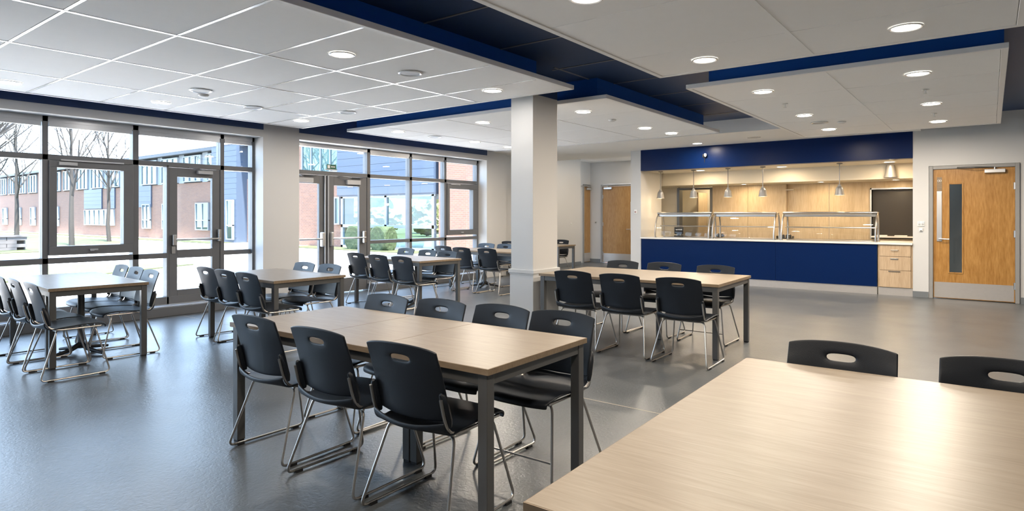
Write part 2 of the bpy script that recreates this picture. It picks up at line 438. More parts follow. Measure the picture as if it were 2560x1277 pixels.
for x, y, s in ((-2.06, 3.47, 'round downlight at the top picture edge in the overhead raft'),
             (-2.04, 5.50, 'round downlight near the front left corner of the overhead raft'),
             (-0.50, 5.46, 'largest bright round downlight at the upper right'),
             (-0.50, 3.2, 'added unseen downlight of the overhead raft, above the view'),  # the remaining ones are out of view, added to light the room
             (-2.06, 1.0, 'added unseen downlight of the overhead raft almost above the camera'),
             (-0.50, 0.8, 'added unseen downlight of the overhead raft above the big front table')):
    downlight(x, y, zl, s, g2)
g3 = 'downlights in the raft behind the column'
for x, y, s in ((-4.35, 7.25, 'round downlight right of the column top'),
             (-4.38, 9.20, 'small downlight in the far raft, second to the right of the column'),
             (-4.30, 10.05, 'small downlight near the far right corner of the raft behind the column'),
             (-6.05, 7.17, 'round downlight just left of the column in the far raft'),
             (-7.84, 7.10, 'small downlight at the left corner of the raft behind the column'),
             (-7.75, 8.94, 'tiny downlight above the second window, left of the column'),
             (-7.79, 10.05, 'tiny downlight touching the left edge of the column')):
    downlight(x, y, zl, s, g3)
g4 = 'downlights in the raft before the serving counter'
for x, y, s in ((-0.57, 7.31, 'right front downlight of the raft before the serving counter'),
             (-2.04, 7.31, 'left front downlight of the raft before the serving counter'),
             (-0.59, 9.38, 'right middle downlight above the oak door side of the far raft'),
             (-2.06, 9.38, 'left middle downlight of the raft before the serving counter'),
             (-0.62, 11.20, 'right rear downlight of the far raft, over the oak door'),
             (-2.08, 11.15, 'left rear downlight of the far raft, above the navy bulkhead')):
    downlight(x, y, zl, s, g4, data=lamp_far)
downlight(-4.71, 12.3, 2.872, 'downlight in the plaster soffit above the small camera', 'soffit downlights')
downlight(-7.82, 14.07+.1, 3.032, 'downlight in the corridor ceiling before the wooden doors', 'soffit downlights')
downlight(-7.3, 15.9, 3.032, 'corridor downlight hidden behind the pier', 'soffit downlights')

def speaker(x, y, z, label, r=0.115):
    t = thing('ceiling_speaker', label, 'speaker', (x, y, z), group='round ceiling speakers')
    k = r/0.115
    MB().lathe([(0.118*k, 0.0), (0.118*k, -0.006), (0.108*k, -0.010), (0.096*k, -0.006), (0.096*k, 0.0)], n=28).obj('trim_ring', 'rail', t, smooth=True)
    MB().lathe([(0.0, -0.004), (0.097*k, -0.004), (0.097*k, 0.0), (0, 0)], n=28).obj('grille', 'grey_pl', t)
speaker(-4.52, 4.25, zl, 'round unlit ceiling speaker between two downlights near the navy channel')
speaker(-7.56, 4.36, zl, 'small round ceiling speaker above the first window door')
speaker(-6.90, 5.33, zl, 'round ceiling speaker near the rear edge of the window side raft')
speaker(-7.00, 3.41, zl, 'flat oval looking ceiling speaker with bright ring above the casement window')
speaker(-7.80, 7.92, zl, 'round ceiling speaker in the raft above the double doors')
speaker(-2.04, 10.25, zl, 'round ceiling speaker in the raft before the navy bulkhead')
speaker(-3.51, 12.0, 2.872, 'round ceiling speaker in the plaster soffit over the hatch')
def detector(x, y, label):
    t = thing('smoke_detector', label, 'smoke detector', (x, y, zl), group='ceiling detectors')
    MB().lathe([(0.0, -0.022), (0.03, -0.021), (0.05, -0.014), (0.055, -0.006), (0.06, 0), (0, 0)], n=20).obj('housing', 'white', t, smooth=True)
    MB().lathe([(0.031, -0.0215), (0.034, -0.019), (0.028, -0.019)], n=20).obj('slot', 'grey_pl', t)
detector(-7.24, 3.44+.12, 'grey smoke detector beside the bright ringed speaker')
detector(-1.76, 10.36, 'small dark detector right of a speaker near the navy bulkhead')
detector(-4.38, 8.11, 'small white detector right of the column between two downlights')
def sprinkler(x, y, label):
    t = thing('sprinkler_head', label, 'sprinkler', (x, y, zl), group='sprinkler heads')
    MB().lathe([(0.0, -0.006), (0.035, -0.004), (0.036, 0), (0, 0)], n=16).obj('escutcheon', 'white', t, smooth=True)
    MB().tube([(0, 0, -0.004), (0, 0, -0.045)], 0.006, 6).lathe([(0, -0.047), (0.018, -0.047), (0.018, -0.044), (0, -0.044)], n=12).obj('deflector', 'alu', t)
sprinkler(-0.575, 8.30, 'sprinkler head between the right front and right middle downlights')
sprinkler(-0.616, 10.28, 'sprinkler head before the right rear downlight')
sprinkler(-2.04, 8.26, 'sprinkler head between the left front and left middle downlights')

# ---------------------------------------------------------------- window 1 and 2 (curtain walls)
FX0, FX1 = XF-0.13, XF     # frame depth
def bar(mb, y0, y1, z0, z1, x0=FX0, x1=FX1): mb.box((x0, y0, z0), (x1, y1, z1)); return mb
def pane(par, y0, y1, z0, z1, x=XF-0.06): return MB().box((x-0.006, y0, z0), (x+0.006, y1, z1)).obj('pane', 'glass', par)

def window(name, label, ys, y0, y1, head, tr, rail, sill, skip_cols=()):
    t = thing(name, label, 'window', (0, 0, 0), kind='structure')
    for a, b_ in ys: bar(MB(), a, b_, 0.13, head+0.06).obj('mullion', 'frame', t, bevel=0.003)
    bar(MB(), y0, y1, head, head+0.07).obj('head_frame', 'frame_lt', t)
    return t
w1 = thing('window_1', 'tall grey framed window wall on the left, before the two near tables', 'window', kind='structure')
mull1 = [(-3.9, -3.84), (-2.6, -2.54), (-1.5, -1.44), (-0.45, -0.39), (0.55, 0.61), (1.57, 1.63), (2.597, 2.660), (3.630, 3.705), (4.075, 4.105), (4.858, 4.918), (5.376, 5.416)]
for a, b_ in mull1:
    z1 = 0.88 if False else 2.66
    if a == 4.075: z1 = 2.13
    bar(MB(), a, b_, 0.13, z1).obj('mullion', 'frame', w1, bevel=0.003)
bar(MB(), -4, 5.416, 2.585, 2.655).obj('head_frame', 'frame_lt', w1)
bar(MB(), -4, 5.376, 2.105, 2.175).obj('transom', 'frame', w1, bevel=0.003)
bar(MB(), -4, 4.075, 0.800, 0.872).obj('middle_rail', 'frame', w1, bevel=0.003)
bar(MB(), 4.105-.03, 5.376, 0.800, 0.872, FX0, FX1-0.05).obj('middle_rail', 'frame', w1, bevel=0.003)
bar(MB(), -4, 5.416, 0.13, 0.245).obj('sill_frame', 'frame', w1, bevel=0.003)
MB().box((FX0, -4, 0), (XW, 5.416, 0.13)).obj('curb', 'frame', w1, bevel=0.006)
MB().box((XF, -4, 0.13), (XW-0.02, 5.416, 0.142)).obj('sill_ledge', 'frame_lt', w1, bevel=0.004)
# roller blind cassettes under the head
for a, b_ in zip(mull1[:-1], mull1[1:]):
    if a[0] == 4.075 or b_[0] == 4.075: continue
    MB().box((XF-0.05, a[1]+0.01, 2.525), (XF-0.005, b_[0]-0.01, 2.585)).obj('blind_cassette', 'frame_lt', w1)
MB().box((XF-0.05, 3.715, 2.525), (XF-0.005, 4.85, 2.585)).obj('blind_cassette', 'frame_lt', w1)
cols = [(a[1], b_[0]) for a, b_ in zip(mull1[:-1], mull1[1:])]
for a, b_ in cols:
    if abs(a-4.105) > .01 and abs(b_-4.075) > .01: pane(w1, a, b_, 2.175, 2.585)
    if abs(a-2.66) > .01: pane(w1, a, b_, 0.872, 2.105)
    pane(w1, a, b_, 0.245, 0.80)
pane(w1, 3.705, 4.858, 2.175, 2.585)
# casement sash
sa = MB(); y0, y1, z0, z1 = 2.662, 3.628, 0.905, 2.10; i0, i1, j0, j1 = 2.745, 3.505, 1.02, 2.015
for a in (((y0, z0), (y1, j0)), ((y0, j1), (y1, z1)), ((y0, j0), (i0, j1)), ((i1, j0), (y1, j1))):
    sa.box((XF-0.09, a[0][0], a[0][1]), (XF+0.03, a[1][0], a[1][1]))
sash = sa.obj('casement_sash', 'frame', w1, bevel=0.004)
pane(sash, i0, i1, j0, j1)
MB().box((XF+0.03, 3.11, 0.945), (XF+0.05, 3.15, 0.965)).box((XF+0.05, 3.10, 0.955), (XF+0.062, 3.19, 0.975)).obj('window_latch', 'frame_lt', sash)
MB().box((XF+0.03, 2.76, 2.045), (XF+0.055, 2.96, 2.085)).obj('actuator_plate', 'grey_pl', sash)
MB().box((XF+0.03, 2.78, 2.10), (XF+0.055, 3.50, 2.118)).obj('stay_arm', 'frame_lt', w1)

# door 1 (single glazed leaf in window 1)
def glazed_leaf(par, y0, y1, z0, z1, st=0.10, top=0.13, bot=0.13, midz=None, name='door_frame'):
    f = MB(); x0, x1 = XF-0.07, XF-0.01
    f.box((x0, y0, z0), (x1, y0+st, z1)).box((x0, y1-st, z0), (x1, y1, z1))
    f.box((x0, y0+st, z1-top), (x1, y1-st, z1)).box((x0, y0+st, z0), (x1, y1-st, z0+bot))
    if midz: f.box((x0, y0+st, midz-0.05), (x1, y1-st, midz+0.07))
    o = f.obj(name, 'frame', par, bevel=0.003)
    zz = [z0+bot] + ([midz-0.05, midz+0.07] if midz else []) + [z1-top]
    for a, b_ in zip(zz[::2], zz[1::2]):
        MB().box((x0+0.025, y0+st, a), (x0+0.037, y1-st, b_)).obj('pane', 'glass', par)
    return o
d1 = thing('door_1', 'single grey glazed exit door set in the left window wall', 'door', kind='structure')
glazed_leaf(d1, 4.11, 4.852, 0.16, 2.10, st=0.115, midz=0.84, bot=0.17)
pb = MB().tube([(XF+0.06, 4.17, 1.06), (XF+0.06, 4.83, 1.06)], 0.014, 8).obj('panic_bar', 'steel', d1, smooth=True)
MB().box((XF-0.01, 4.135, 0.98), (XF+0.07, 4.185, 1.13)).box((XF-0.01, 4.80, 1.02), (XF+0.07, 4.84, 1.20)).obj('bar_bracket', 'steel', d1, bevel=0.006)
MB().box((XF-0.01, 4.14, 0.86), (XF+0.01, 4.19, 0.96)).obj('lock_plate', 'steel', d1)
cl = MB().box((XF-0.01, 4.50, 2.025), (XF+0.05, 4.72, 2.075)).obj('door_closer', 'grey_pl', d1, bevel=0.004)
MB().tube([(XF+0.03, 4.60, 2.08), (XF+0.09, 4.50, 2.095), (XF+0.02, 4.38, 2.11)], 0.008, 6).obj('closer_arm', 'steel', d1)

# window 2
w2 = thing('window_2', 'grey framed window wall right of the double doors, farther back', 'window', kind='structure')
mull2 = [(5.80, 5.86), (7.690, 7.765), (8.775, 8.842), (9.790, 9.856), (10.86, 10.917)]
for a, b_ in mull2: bar(MB(), a, b_, 0.0 if a < 7 else 0.13, 2.69).obj('mullion', 'frame', w2, bevel=0.003)
bar(MB(), 5.8, 10.917, 2.605, 2.675).obj('head_frame', 'frame_lt', w2)
bar(MB(), 5.8, 10.86, 2.125, 2.195).obj('transom', 'frame', w2, bevel=0.003)
bar(MB(), 7.765, 10.86, 0.875, 0.94).obj('middle_rail', 'frame', w2, bevel=0.003)
bar(MB(), 7.765, 10.86, 0.13, 0.245).obj('sill_frame', 'frame', w2, bevel=0.003)
MB().box((FX0, 7.69, 0), (XW, 10.917, 0.13)).obj('curb', 'frame', w2, bevel=0.006)
MB().box((XF, 7.70, 0.13), (XW-0.02, 10.9, 0.142)).obj('sill_ledge', 'frame_lt', w2, bevel=0.004)
cols2 = [(a[1], b_[0]) for a, b_ in zip(mull2[:-1], mull2[1:])]
for k, (a, b_) in enumerate(cols2):
    pane(w2, a, b_, 2.195, 2.605)
    if k: pane(w2, a, b_, 0.245, 0.875)
    if k in (1, 2): pane(w2, a, b_, 0.94, 2.125)
    if k: MB().box((XF-0.05, a+0.01, 2.565), (XF-0.005, b_-0.01, 2.605)).obj('blind_cassette', 'frame_lt', w2)
sa = MB(); y0, y1, z0, z1 = 9.86, 10.855, 0.985, 2.115; i0, i1, j0, j1 = 9.93, 10.70, 1.10, 1.995
for a in (((y0, z0), (y1, j0)), ((y0, j1), (y1, z1)), ((y0, j0), (i0, j1)), ((i1, j0), (y1, j1))):
    sa.box((XF-0.09, a[0][0], a[0][1]), (XF+0.03, a[1][0], a[1][1]))
sash = sa.obj('casement_sash', 'frame', w2, bevel=0.004)
pane(sash, i0, i1, j0, j1)
MB().box((XF+0.03, 10.28, 1.03), (XF+0.05, 10.36, 1.05)).obj('window_latch', 'frame_lt', sash)
MB().box((XF+0.03, 9.95, 2.08), (XF+0.05, 10.25, 2.10)).obj('stay_arm', 'frame_lt', sash)

# door 2: double doors
d2 = thing('door_2', 'pair of grey glazed double doors with panic bars between the windows', 'door', kind='structure')
glazed_leaf(d2, 5.87, 6.765, 0.02, 2.12, st=0.13, top=0.15, bot=0.25, name='left_leaf')
glazed_leaf(d2, 6.775, 7.685, 0.02, 2.12, st=0.17, top=0.17, bot=0.25, name='right_leaf')
for a, b_ in ((5.95, 6.64), (6.86, 7.60)):
    MB().tube([(XF+0.07, a, 1.0), (XF+0.07, b_, 1.0)], 0.016, 8).obj('panic_bar', 'steel', d2, smooth=True)
for y in (6.67, 6.86):
    MB().box((XF-0.01, y-0.03, 0.86), (XF+0.08, y+0.03, 1.12)).obj('bar_case', 'alu', d2, bevel=0.02, seg=3)
MB().box((XF-0.01, 7.56, 0.90), (XF+0.08, 7.61, 1.12)).obj('bar_bracket', 'steel', d2, bevel=0.006)
MB().tube([(XF+0.02, 6.735, 0.05), (XF+0.02, 6.735, 2.12)], 0.016, 8).tube([(XF+0.02, 6.80, 0.05), (XF+0.02, 6.80, 2.12)], 0.016, 8).obj('vertical_rod', 'frame_lt', d2, smooth=True)
for y in (7.22, 6.2):
    MB().box((XF-0.01, y-0.02, 1.98), (XF+0.05, y+0.28, 2.06)).obj('door_closer', 'grey_pl', d2, bevel=0.004)
    MB().tube([(XF+0.03, y+0.1, 2.065), (XF+0.10, y-0.05, 2.10), (XF+0.02, y-0.2, 2.115)], 0.008, 6).tube([(XF+0.03, y+.1, 2.1), (XF+0.03, y+.35, 2.11)], 0.009, 6).obj('closer_arm', 'steel', d2)

# green exit sign hung in the glazing above the double doors
ex = thing('exit_sign', 'small dark green exit sign above the double doors', 'sign', (XF+0.02, 6.87, 2.235))
MB().box((-0.012, -0.10, 0), (0.004, 0.10, 0.085)).obj('sign_plate', mat('exit_green', (0.02, 0.11, 0.06), 0.4), ex, bevel=0.003)
sw_ = MB()
sw_.box((0.004, -0.085, 0.015), (0.006, -0.035, 0.07))
for k in range(2): sw_.box((0.004, -0.01+0.045*k, 0.035), (0.006, 0.025+0.045*k, 0.05))
sw_.obj('pictogram', 'white', ex)
MB().box((-0.012, -0.14, -0.018), (0.012, 0.12, -0.002)).obj('mounting_bar', 'frame_lt', ex)

# ---------------------------------------------------------------- wooden doors
def wood_door(name, label, w, h, wd, side, vision=None, plate=None, loc=(0, 0, 0), rz=0, lever=True):
    """local: door in the XZ plane, front towards -Y, x from 0..w ; side=+1 hinges on the right"""
    t = thing(name, label, 'door', loc, rz, kind='structure')
    fw = 0.055
    f = MB().box((0, -0.03, 0), (fw, 0.12, h)).box((w-fw, -0.03, 0), (w, 0.12, h)).box((fw, -0.03, h-fw), (w-fw, 0.12, h))
    f.obj('door_frame', mat(name+'_frame_paint', (0.27, 0.265, 0.255), 0.4), t, bevel=0.004)
    a, b_, z0, z1 = fw+0.004, w-fw-0.004, 0.012, h-fw-0.004
    lf = MB()
    if vision:
        v0, v1, u0, u1 = vision
        lf.box((a, 0.0, z0), (v0, 0.045, z1)).box((v1, 0.0, z0), (b_, 0.045, z1)).box((v0, 0, z0), (v1, 0.045, u0)).box((v0, 0, u1), (v1, 0.045, z1))
    else:
        lf.box((a, 0, z0), (b_, 0.045, z1))
    leaf = lf.obj('door_leaf', wd, t)
    if vision:
        bd = MB(); e = 0.022
        bd.box((v0-e, -0.008, u0-e), (v0, 0.05, u1+e)).box((v1, -0.008, u0-e), (v1+e, 0.05, u1+e)).box((v0, -0.008, u0-e), (v1, 0.05, u0)).box((v0, -0.008, u1), (v1, 0.05, u1+e))
        bd.obj('glazing_bead', wd, leaf, bevel=0.003)
        MB().box((v0, 0.018, u0), (v1, 0.026, u1)).obj('vision_pane', 'glass', leaf)
    MB().box((a+0.012, -0.003, z0+0.01), (b_-0.012, 0.0, z0+0.27)).obj('kick_plate', 'kick', leaf)
    hx = b_ if side > 0 else a
    for z in (0.22, h*0.47, h-0.42):
        MB().tube([(hx, -0.012, z), (hx, -0.012, z+0.11)], 0.011, 8).box((hx-0.02, -0.006, z), (hx+0.02, -0.001, z+0.11)).obj('hinge', 'steel', leaf)
    cx = (b_-0.12) if side > 0 else (a+0.06)
    c0, c1 = (cx-0.27, cx) if side > 0 else (cx, cx+0.27)
    MB().box((c0, -0.07, h-0.145), (c1, 0, h-0.085)).obj('door_closer', 'alu', leaf, bevel=0.006)
    m_ = (c0+c1)/2
    MB().tube([(m_, -0.05, h-0.085), (m_, -0.05, h-0.05)], 0.014, 8).tube([(m_, -0.05, h-0.055), (m_-0.26*side, -0.14, h-0.05), (m_-0.50*side, -0.04, h-0.04)], 0.009, 6).obj('closer_arm', 'steel', leaf)
    if lever:
        lx = a+0.085 if side > 0 else b_-0.085
        q = 1 if side > 0 else -1
        MB().box((lx-0.037, -0.010, 0.97), (lx+0.037, 0, 1.82)).obj('push_plate', 'alu', leaf, bevel=0.012, seg=3)
        MB().box((lx-0.036, -0.003, 1.82), (lx+0.036, 0, 2.06)).obj('clear_plate', 'ash_edge', leaf)
        MB().tube([(lx, -0.010, 1.01), (lx, -0.022, 1.01)], 0.034, 20).obj('rose', 'alu', leaf, smooth=True)
        MB().tube([(lx, -0.02, 1.015), (lx, -0.055, 1.015), (lx+0.02*q, -0.062, 1.015), (lx+0.14*q, -0.062, 1.010)], 0.010, 8).obj('lever_handle', 'alu', leaf, smooth=True)
    return t, leaf
d3, leaf3 = wood_door('door_3', 'wide oak door with narrow vision panel and steel kick plate at right', 1.205, 2.25, 'oak', 1,
          vision=(0.285, 0.455, 0.455, 1.935), loc=(-0.838, YS-0.0, 0))
# small printed notice (two rings) on the clear plate
MB().lathe([(0.014, 0), (0.018, 0)], n=14).obj('badge', 'white', leaf3).matrix_local = Matrix.Translation((0.132, -0.005, 2.0)) @ Matrix.Rotation(PI/2, 4, 'X')
MB().lathe([(0.014, 0), (0.018, 0)], n=14).obj('badge', 'white', leaf3).matrix_local = Matrix.Translation((0.158, -0.005, 2.0)) @ Matrix.Rotation(PI/2, 4, 'X')
# the dim room behind the vision panel
w = MB().box((-1.0, 15.6, 0), (2.0, 15.7, 2.6)).box((-1.0, 13.0, 2.55), (2.0, 15.6, 2.6)).box((1.9, 13.0, 0), (2.0, 15.6, 2.55)).box((-1.0, 13.0, -0.1), (2.0, 15.7, 0))
struct('wall_store', w, 'grey_pl', 'dim store room seen through the oak door pane', 'wall')
w = thing('metal_shelf_rack', 'dark metal rack dimly visible through the oak door pane', 'rack', (-0.25, 15.0, 0))
rk = MB()
for x in (0, 0.6):
    for y in (0, 0.35): rk.box((x, y, 0), (x+0.03, y+0.03, 1.7))
rk.obj('rack_post', 'leg', w)
for z in (0.3, 0.9, 1.4): MB().box((0, 0, z), (0.63, 0.38, z+0.02)).obj('shelf', 'leg', w)

wood_door('door_4', 'far oak corridor door seen between the wall edge and the grey pier', 1.16, 2.35, 'oak_dk', -1, loc=(-9.37, 16.65, 0), lever=True)
wood_door('door_5', 'oak side door half hidden behind the corridor wall edge', 0.60, 2.34, 'oak_dk', 1, loc=(-9.75, 16.20, 0), rz=PI/2, lever=False)

# ---------------------------------------------------------------- servery interior
w = MB().box((-6.22, YS+0.2, 2.41), (-1.0, 14.0, 2.6)).box((-6.9, 14.0, 2.12), (-1.0, 15.15, 2.6))
struct('trim_5', w, 'wall_cream', 'cream ceiling and bulkhead inside the serving hatch', 'bulkhead')
w = MB().box((-6.9, 13.95, 0), (-6.8, 16.3, 2.6)).box((-6.9, 16.2, 0), (-4.8, 16.3, 2.6)).box((-6.9, 15.15, 2.5), (-4.8, 16.3, 2.6)).box((-4.9, 15.15, 0), (-4.8, 16.3, 2.6))
w.box((-6.9, 15.0, 0), (-6.24, 15.15, 2.12))
struct('wall_kitchen', w, 'wall_cream', 'cream kitchen wall beyond the servery doorway', 'wall')
w = MB().box((-6.9, 12.9, -0.05), (-1.0, 16.3, 0.002)); struct('floor_kitchen', w, 'base', 'kitchen floor behind the serving counter', 'floor')
pw = thing('panelled_wall', 'light wood panelled wall at the back of the servery', 'wall panel', (0, 0, 0), kind='structure')
for a, b_, dy in ((-5.33, -4.50, 0), (-4.494, -3.657, 0), (-3.653, -2.80, 0.10), (-2.794, -1.985, 0.10)):
    MB().box((a, 15.0-.1+dy, 0), (b_, 15.12, 2.12)).obj('wood_panel', 'maple', pw)
MB().box((-1.985, 15.0, 1.96), (-1.0, 15.12, 2.12)).obj('wood_panel', 'maple', pw)
MB().box((-1.985, 15.0, 0), (-1.0, 15.12, 0.93)).obj('wood_panel', 'maple', pw)
MB().box((-3.683, 14.9, 1.98), (-3.50, 14.99, 2.0)).obj('small_shelf', 'wall_cream', pw)
# right cheek
MB().box((-1.09, YS+0.2, 0.935), (-1.078, 15.0, 2.41)).obj('cheek_panel', 'maple', pw)
# doorway at the left back
dw = thing('door_6', 'steel framed open doorway at the back left of the servery', 'door', kind='structure')
MB().box((-6.25, 14.95, 0), (-6.19, 15.16, 2.10)).box((-5.39, 14.88, 0), (-5.33, 15.16, 2.10)).box((-6.19, 14.95, 2.05), (-5.39, 15.16, 2.10)).obj('door_frame', 'leg', dw)
MB().box((-5.95, 15.5, 0), (-5.91, 16.15, 2.0)).obj('door_leaf', 'maple', dw)
# dark kitchen pass-through
hp = thing('kitchen_hatch', 'dark pass-through opening at the right of the servery back wall', 'hatch', (0, 0, 0))
MB().box((-1.985, 15.12, 0.9), (-1.0, 15.16, 1.99)).obj('dark_room_sheet', 'dark', hp)  # dark sheet, the unlit kitchen's shade put into its colour
MB().box((-2.01, 14.97, 0.93), (-1.985, 15.13, 1.985)).box((-2.01, 14.97, 1.955), (-1.09, 15.13, 1.985)).obj('hatch_frame', 'alu', hp)
MB().box((-1.985, 14.88, 0.955), (-1.09, 15.12, 0.985)).obj('hatch_sill', 'worktop', hp)
for x in (-1.80, -1.45):
    o = MB().box((x-0.12, 14.93, 0.986), (x+0.1, 15.05, 1.006)).obj('serving_tray', 'white', bevel=0.004)
    tag(o, 'white tray lying at the %s of the dark hatch sill' % ('left' if x < -1.6 else 'right'), 'tray', 'trays on the hatch sill')

# counter: navy front panels, kick, worktop
ct = thing('serving_counter', 'long serving counter with navy front panels and steel plinth', 'counter', (-3.9, YS, 0))
for a, b_ in ((-6.20, -3.345), (-3.341, -1.615)):
    MB().box((a+3.9, -0.02, 0.14), (b_+3.9, 0.02, 0.895)).obj('front_panel', 'navy_panel', ct, bevel=0.002)
MB().box((-6.20+3.9, 0.02, 0.0), (-1.615+3.9, 0.60, 0.89)).obj('carcass', 'white', ct)
MB().box((-6.21+3.9, -0.005, 0), (-1.615+3.9, 0.02, 0.14)).obj('plinth', 'kick', ct)
wt = MB().box((-6.218, YS-0.05, 0.895), (-1.078, 13.85, 0.93)).obj('worktop', 'worktop', bevel=0.004)
tag(wt, 'continuous white worktop on the navy serving counter', 'worktop')
# drawer unit
du = thing('drawer_unit', 'pale wood three drawer unit at the right end of the counter', 'drawers', (-1.60, YS, 0))
MB().box((0, 0, 0.14), (0.025, 0.6, 0.893)).box((0.50, 0, 0.14), (0.521, 0.6, 0.893)).box((0.025, 0.02, 0.14), (0.5, 0.6, 0.893)).obj('carcass', 'drawer', du)
MB().box((0.0, -0.004, 0), (0.523, 0.02, 0.135)).obj('plinth', 'kick', du)
for z0, z1, hd in ((0.69, 0.885, 0.80), (0.445, 0.684, 0.645), (0.145, 0.439, 0.425)):
    dr = MB().box((0.028, -0.022, z0), (0.497, 0.0, z1)).obj('drawer', 'drawer', du, bevel=0.002)
    if hd > 0.7: MB().tube([(0.2, -0.022, hd), (0.2, -0.045, hd), (0.31, -0.045, hd), (0.31, -0.022, hd)], 0.006, 6).obj('handle', 'steel', dr)
    elif hd > 0.5: MB().box((0.19, -0.034, hd-0.012), (0.31, -0.022, hd+0.012)).obj('handle', 'steel', dr, bevel=0.004)
    else: MB().box((0.16, -0.036, hd-0.005), (0.34, -0.022, hd+0.006)).obj('handle', 'leg', dr, bevel=0.002)
# hot wells in the worktop
for a, b_, w_ in ((-5.75, -4.72, 'left'), (-4.60, -3.42, 'middle'), (-3.18, -1.70, 'right')):
    t = thing('hot_well', 'stainless hot well let into the %s third of the worktop' % w_, 'hot well', ((a+b_)/2, 13.35, 0.931), group='stainless hot wells')
    h = (b_-a)/2
    MB().box((-h, -0.36, 0), (h, -0.28, 0.012)).box((-h, 0.28, 0), (h, 0.34, 0.012)).box((-h, -0.28, 0), (-h+0.05, 0.28, 0.012)).box((h-0.05, -0.28, 0), (h, 0.28, 0.012)).obj('rim', 'steel', t, bevel=0.003)
    MB().box((-h+0.05, -0.28, 0), (h-0.05, 0.28, 0.004)).obj('pan', 'chrome', t)
# sneeze guards
def sneeze(x0, x1, where):
    cx = (x0+x1)/2; h = (x1-x0)/2
    t = thing('sneeze_guard', 'stainless and glass sneeze guard %s' % where, 'sneeze guard', (cx, 13.1, 0.932), group='sneeze guards on the counter')
    MB().box((-h+0.01, -0.10, 0.525), (h-0.01, 0.16, 0.535)).tube([(-h+0.01, -0.10, 0.53), (h-0.01, -0.10, 0.53)], 0.020, 10).obj('top_shelf', 'steel', t, smooth=True)
    MB().box((-h+0.03, -0.085, 0.455), (h-0.03, -0.065, 0.505)).box((-h+0.03, -0.065, 0.455), (h-0.03, 0.10, 0.462)).obj('lamp_housing', 'steel', t, bevel=0.004)
    for s in (-1, 1):
        x = s*(h-0.02)
        MB().tube([(x, -0.24, 0.0), (x, -0.245, 0.12), (x, -0.22, 0.28), (x, -0.16, 0.42), (x, -0.08, 0.50), (x, 0.0, 0.53)], 0.017, 8).obj('post', 'chrome', t, smooth=True)
        MB().tube([(x*0.985, 0.20, 0.0), (x*0.985, 0.20, 0.30), (x*0.985, 0.16, 0.45), (x*0.985, 0.08, 0.53)], 0.017, 8).obj('post', 'chrome', t, smooth=True)
        MB().lathe([(0.03, 0), (0.03, 0.01), (0.018, 0.014)], (x, -0.24, 0), 12).lathe([(0.03, 0), (0.03, 0.01), (0.018, 0.014)], (x*0.985, 0.20, 0), 12).obj('foot', 'steel', t)
    MB().box((-h+0.03, 0.0, 0.245), (h-0.03, 0.22, 0.255)).tube([(-h+0.03, 0.0, 0.25), (h-0.03, 0.0, 0.25)], 0.012, 8).obj('middle_shelf', 'steel', t)
    g = MB(); i = 0
    pts = [(-0.235, 0.04), (-0.235, 0.14), (-0.205, 0.28), (-0.15, 0.41), (-0.09, 0.48)]
    g.v = [(-h+0.04, y, z) for y, z in pts]+[(h-0.04, y, z) for y, z in pts]
    g.f = [(k, k+1, k+6, k+5) for k in range(4)]
    g.obj('guard_glass', 'glass', t, smooth=True)
sneeze(-5.90, -4.66, 'on the left of the serving counter')
sneeze(-4.62, -3.36, 'in the middle of the serving counter')
sneeze(-3.26, -1.62, 'the widest one, beside the drawer unit')

# heat lamps
heat = bpy.data.lights.new('heat_lamp_light', 'POINT'); heat.energy = 1.6; heat.color = (1.0, 0.74, 0.42); heat.shadow_soft_size = 0.04
shade_prof = [(0.016, 0.20), (0.030, 0.195), (0.030, 0.17), (0.050, 0.155), (0.066, 0.12), (0.074, 0.06), (0.086, 0.0), (0.082, 0.0), (0.070, 0.06), (0.060, 0.12), (0.0, 0.15)]
for x, lab in ((-5.93, 'leftmost heat lamp, close to the cream side wall'), (-5.16, 'heat lamp before the servery doorway'),
               (-4.41, 'heat lamp third from the left over the middle sneeze guard'), (-3.70, 'heat lamp fourth from the left, above the guard joint'),
               (-2.29, 'rightmost heat lamp over the widest sneeze guard')):
    t = thing('heat_lamp', 'grey hanging '+lab, 'lamp', (x, 13.25, 1.80), group='heat lamps over the counter')
    MB().lathe([(0.0, 0.61), (0.05, 0.61), (0.055, 0.595), (0.012, 0.585)], n=18).obj('canopy', 'shade', t, smooth=True)
    MB().tube([(0, 0, 0.19), (0, 0, 0.60)], 0.008, 8).obj('rod', 'shade', t, smooth=True)
    MB().lathe(shade_prof, n=24).obj('lamp_shade', 'shade', t, smooth=True)
    MB().lathe([(0, 0.02), (0.055, 0.03), (0.05, 0.06), (0, 0.10)], n=16).obj('bulb', 'lit_s', t)
    o = bpy.data.objects.new('lamp', heat); C.objects.link(o); o.parent = t; o.location = (0, 0, -0.03)
hd_ = bpy.data.lights.new('hatch_lamp', 'AREA'); hd_.shape = 'DISK'; hd_.size = 0.18; hd_.energy = 7; hd_.color = (1.0, 0.76, 0.48)
for x, lab in ((-5.10, 'downlight in the hatch soffit at the left, behind a heat lamp rod'), (-3.40, 'wide downlight in the middle of the hatch soffit'), (-1.50, 'downlight at the right end of the hatch soffit')):
    downlight(x, 13.5, 2.412, lab, 'hatch soffit downlights', data=hd_)
sd_ = bpy.data.lights.new('hatch_spot', 'AREA'); sd_.shape = 'DISK'; sd_.size = 0.08; sd_.energy = 7; sd_.color = (1.0, 0.74, 0.42)
for x, lab in ((-4.45, 'small wall washer light over the left wood panels'), (-2.85, 'small wall washer light over the right wood panels'), (-1.5, 'small wall washer light over the dark hatch')):
    downlight(x, 14.45, 2.122, lab, 'wall washer lights', 0.7, data=sd_)
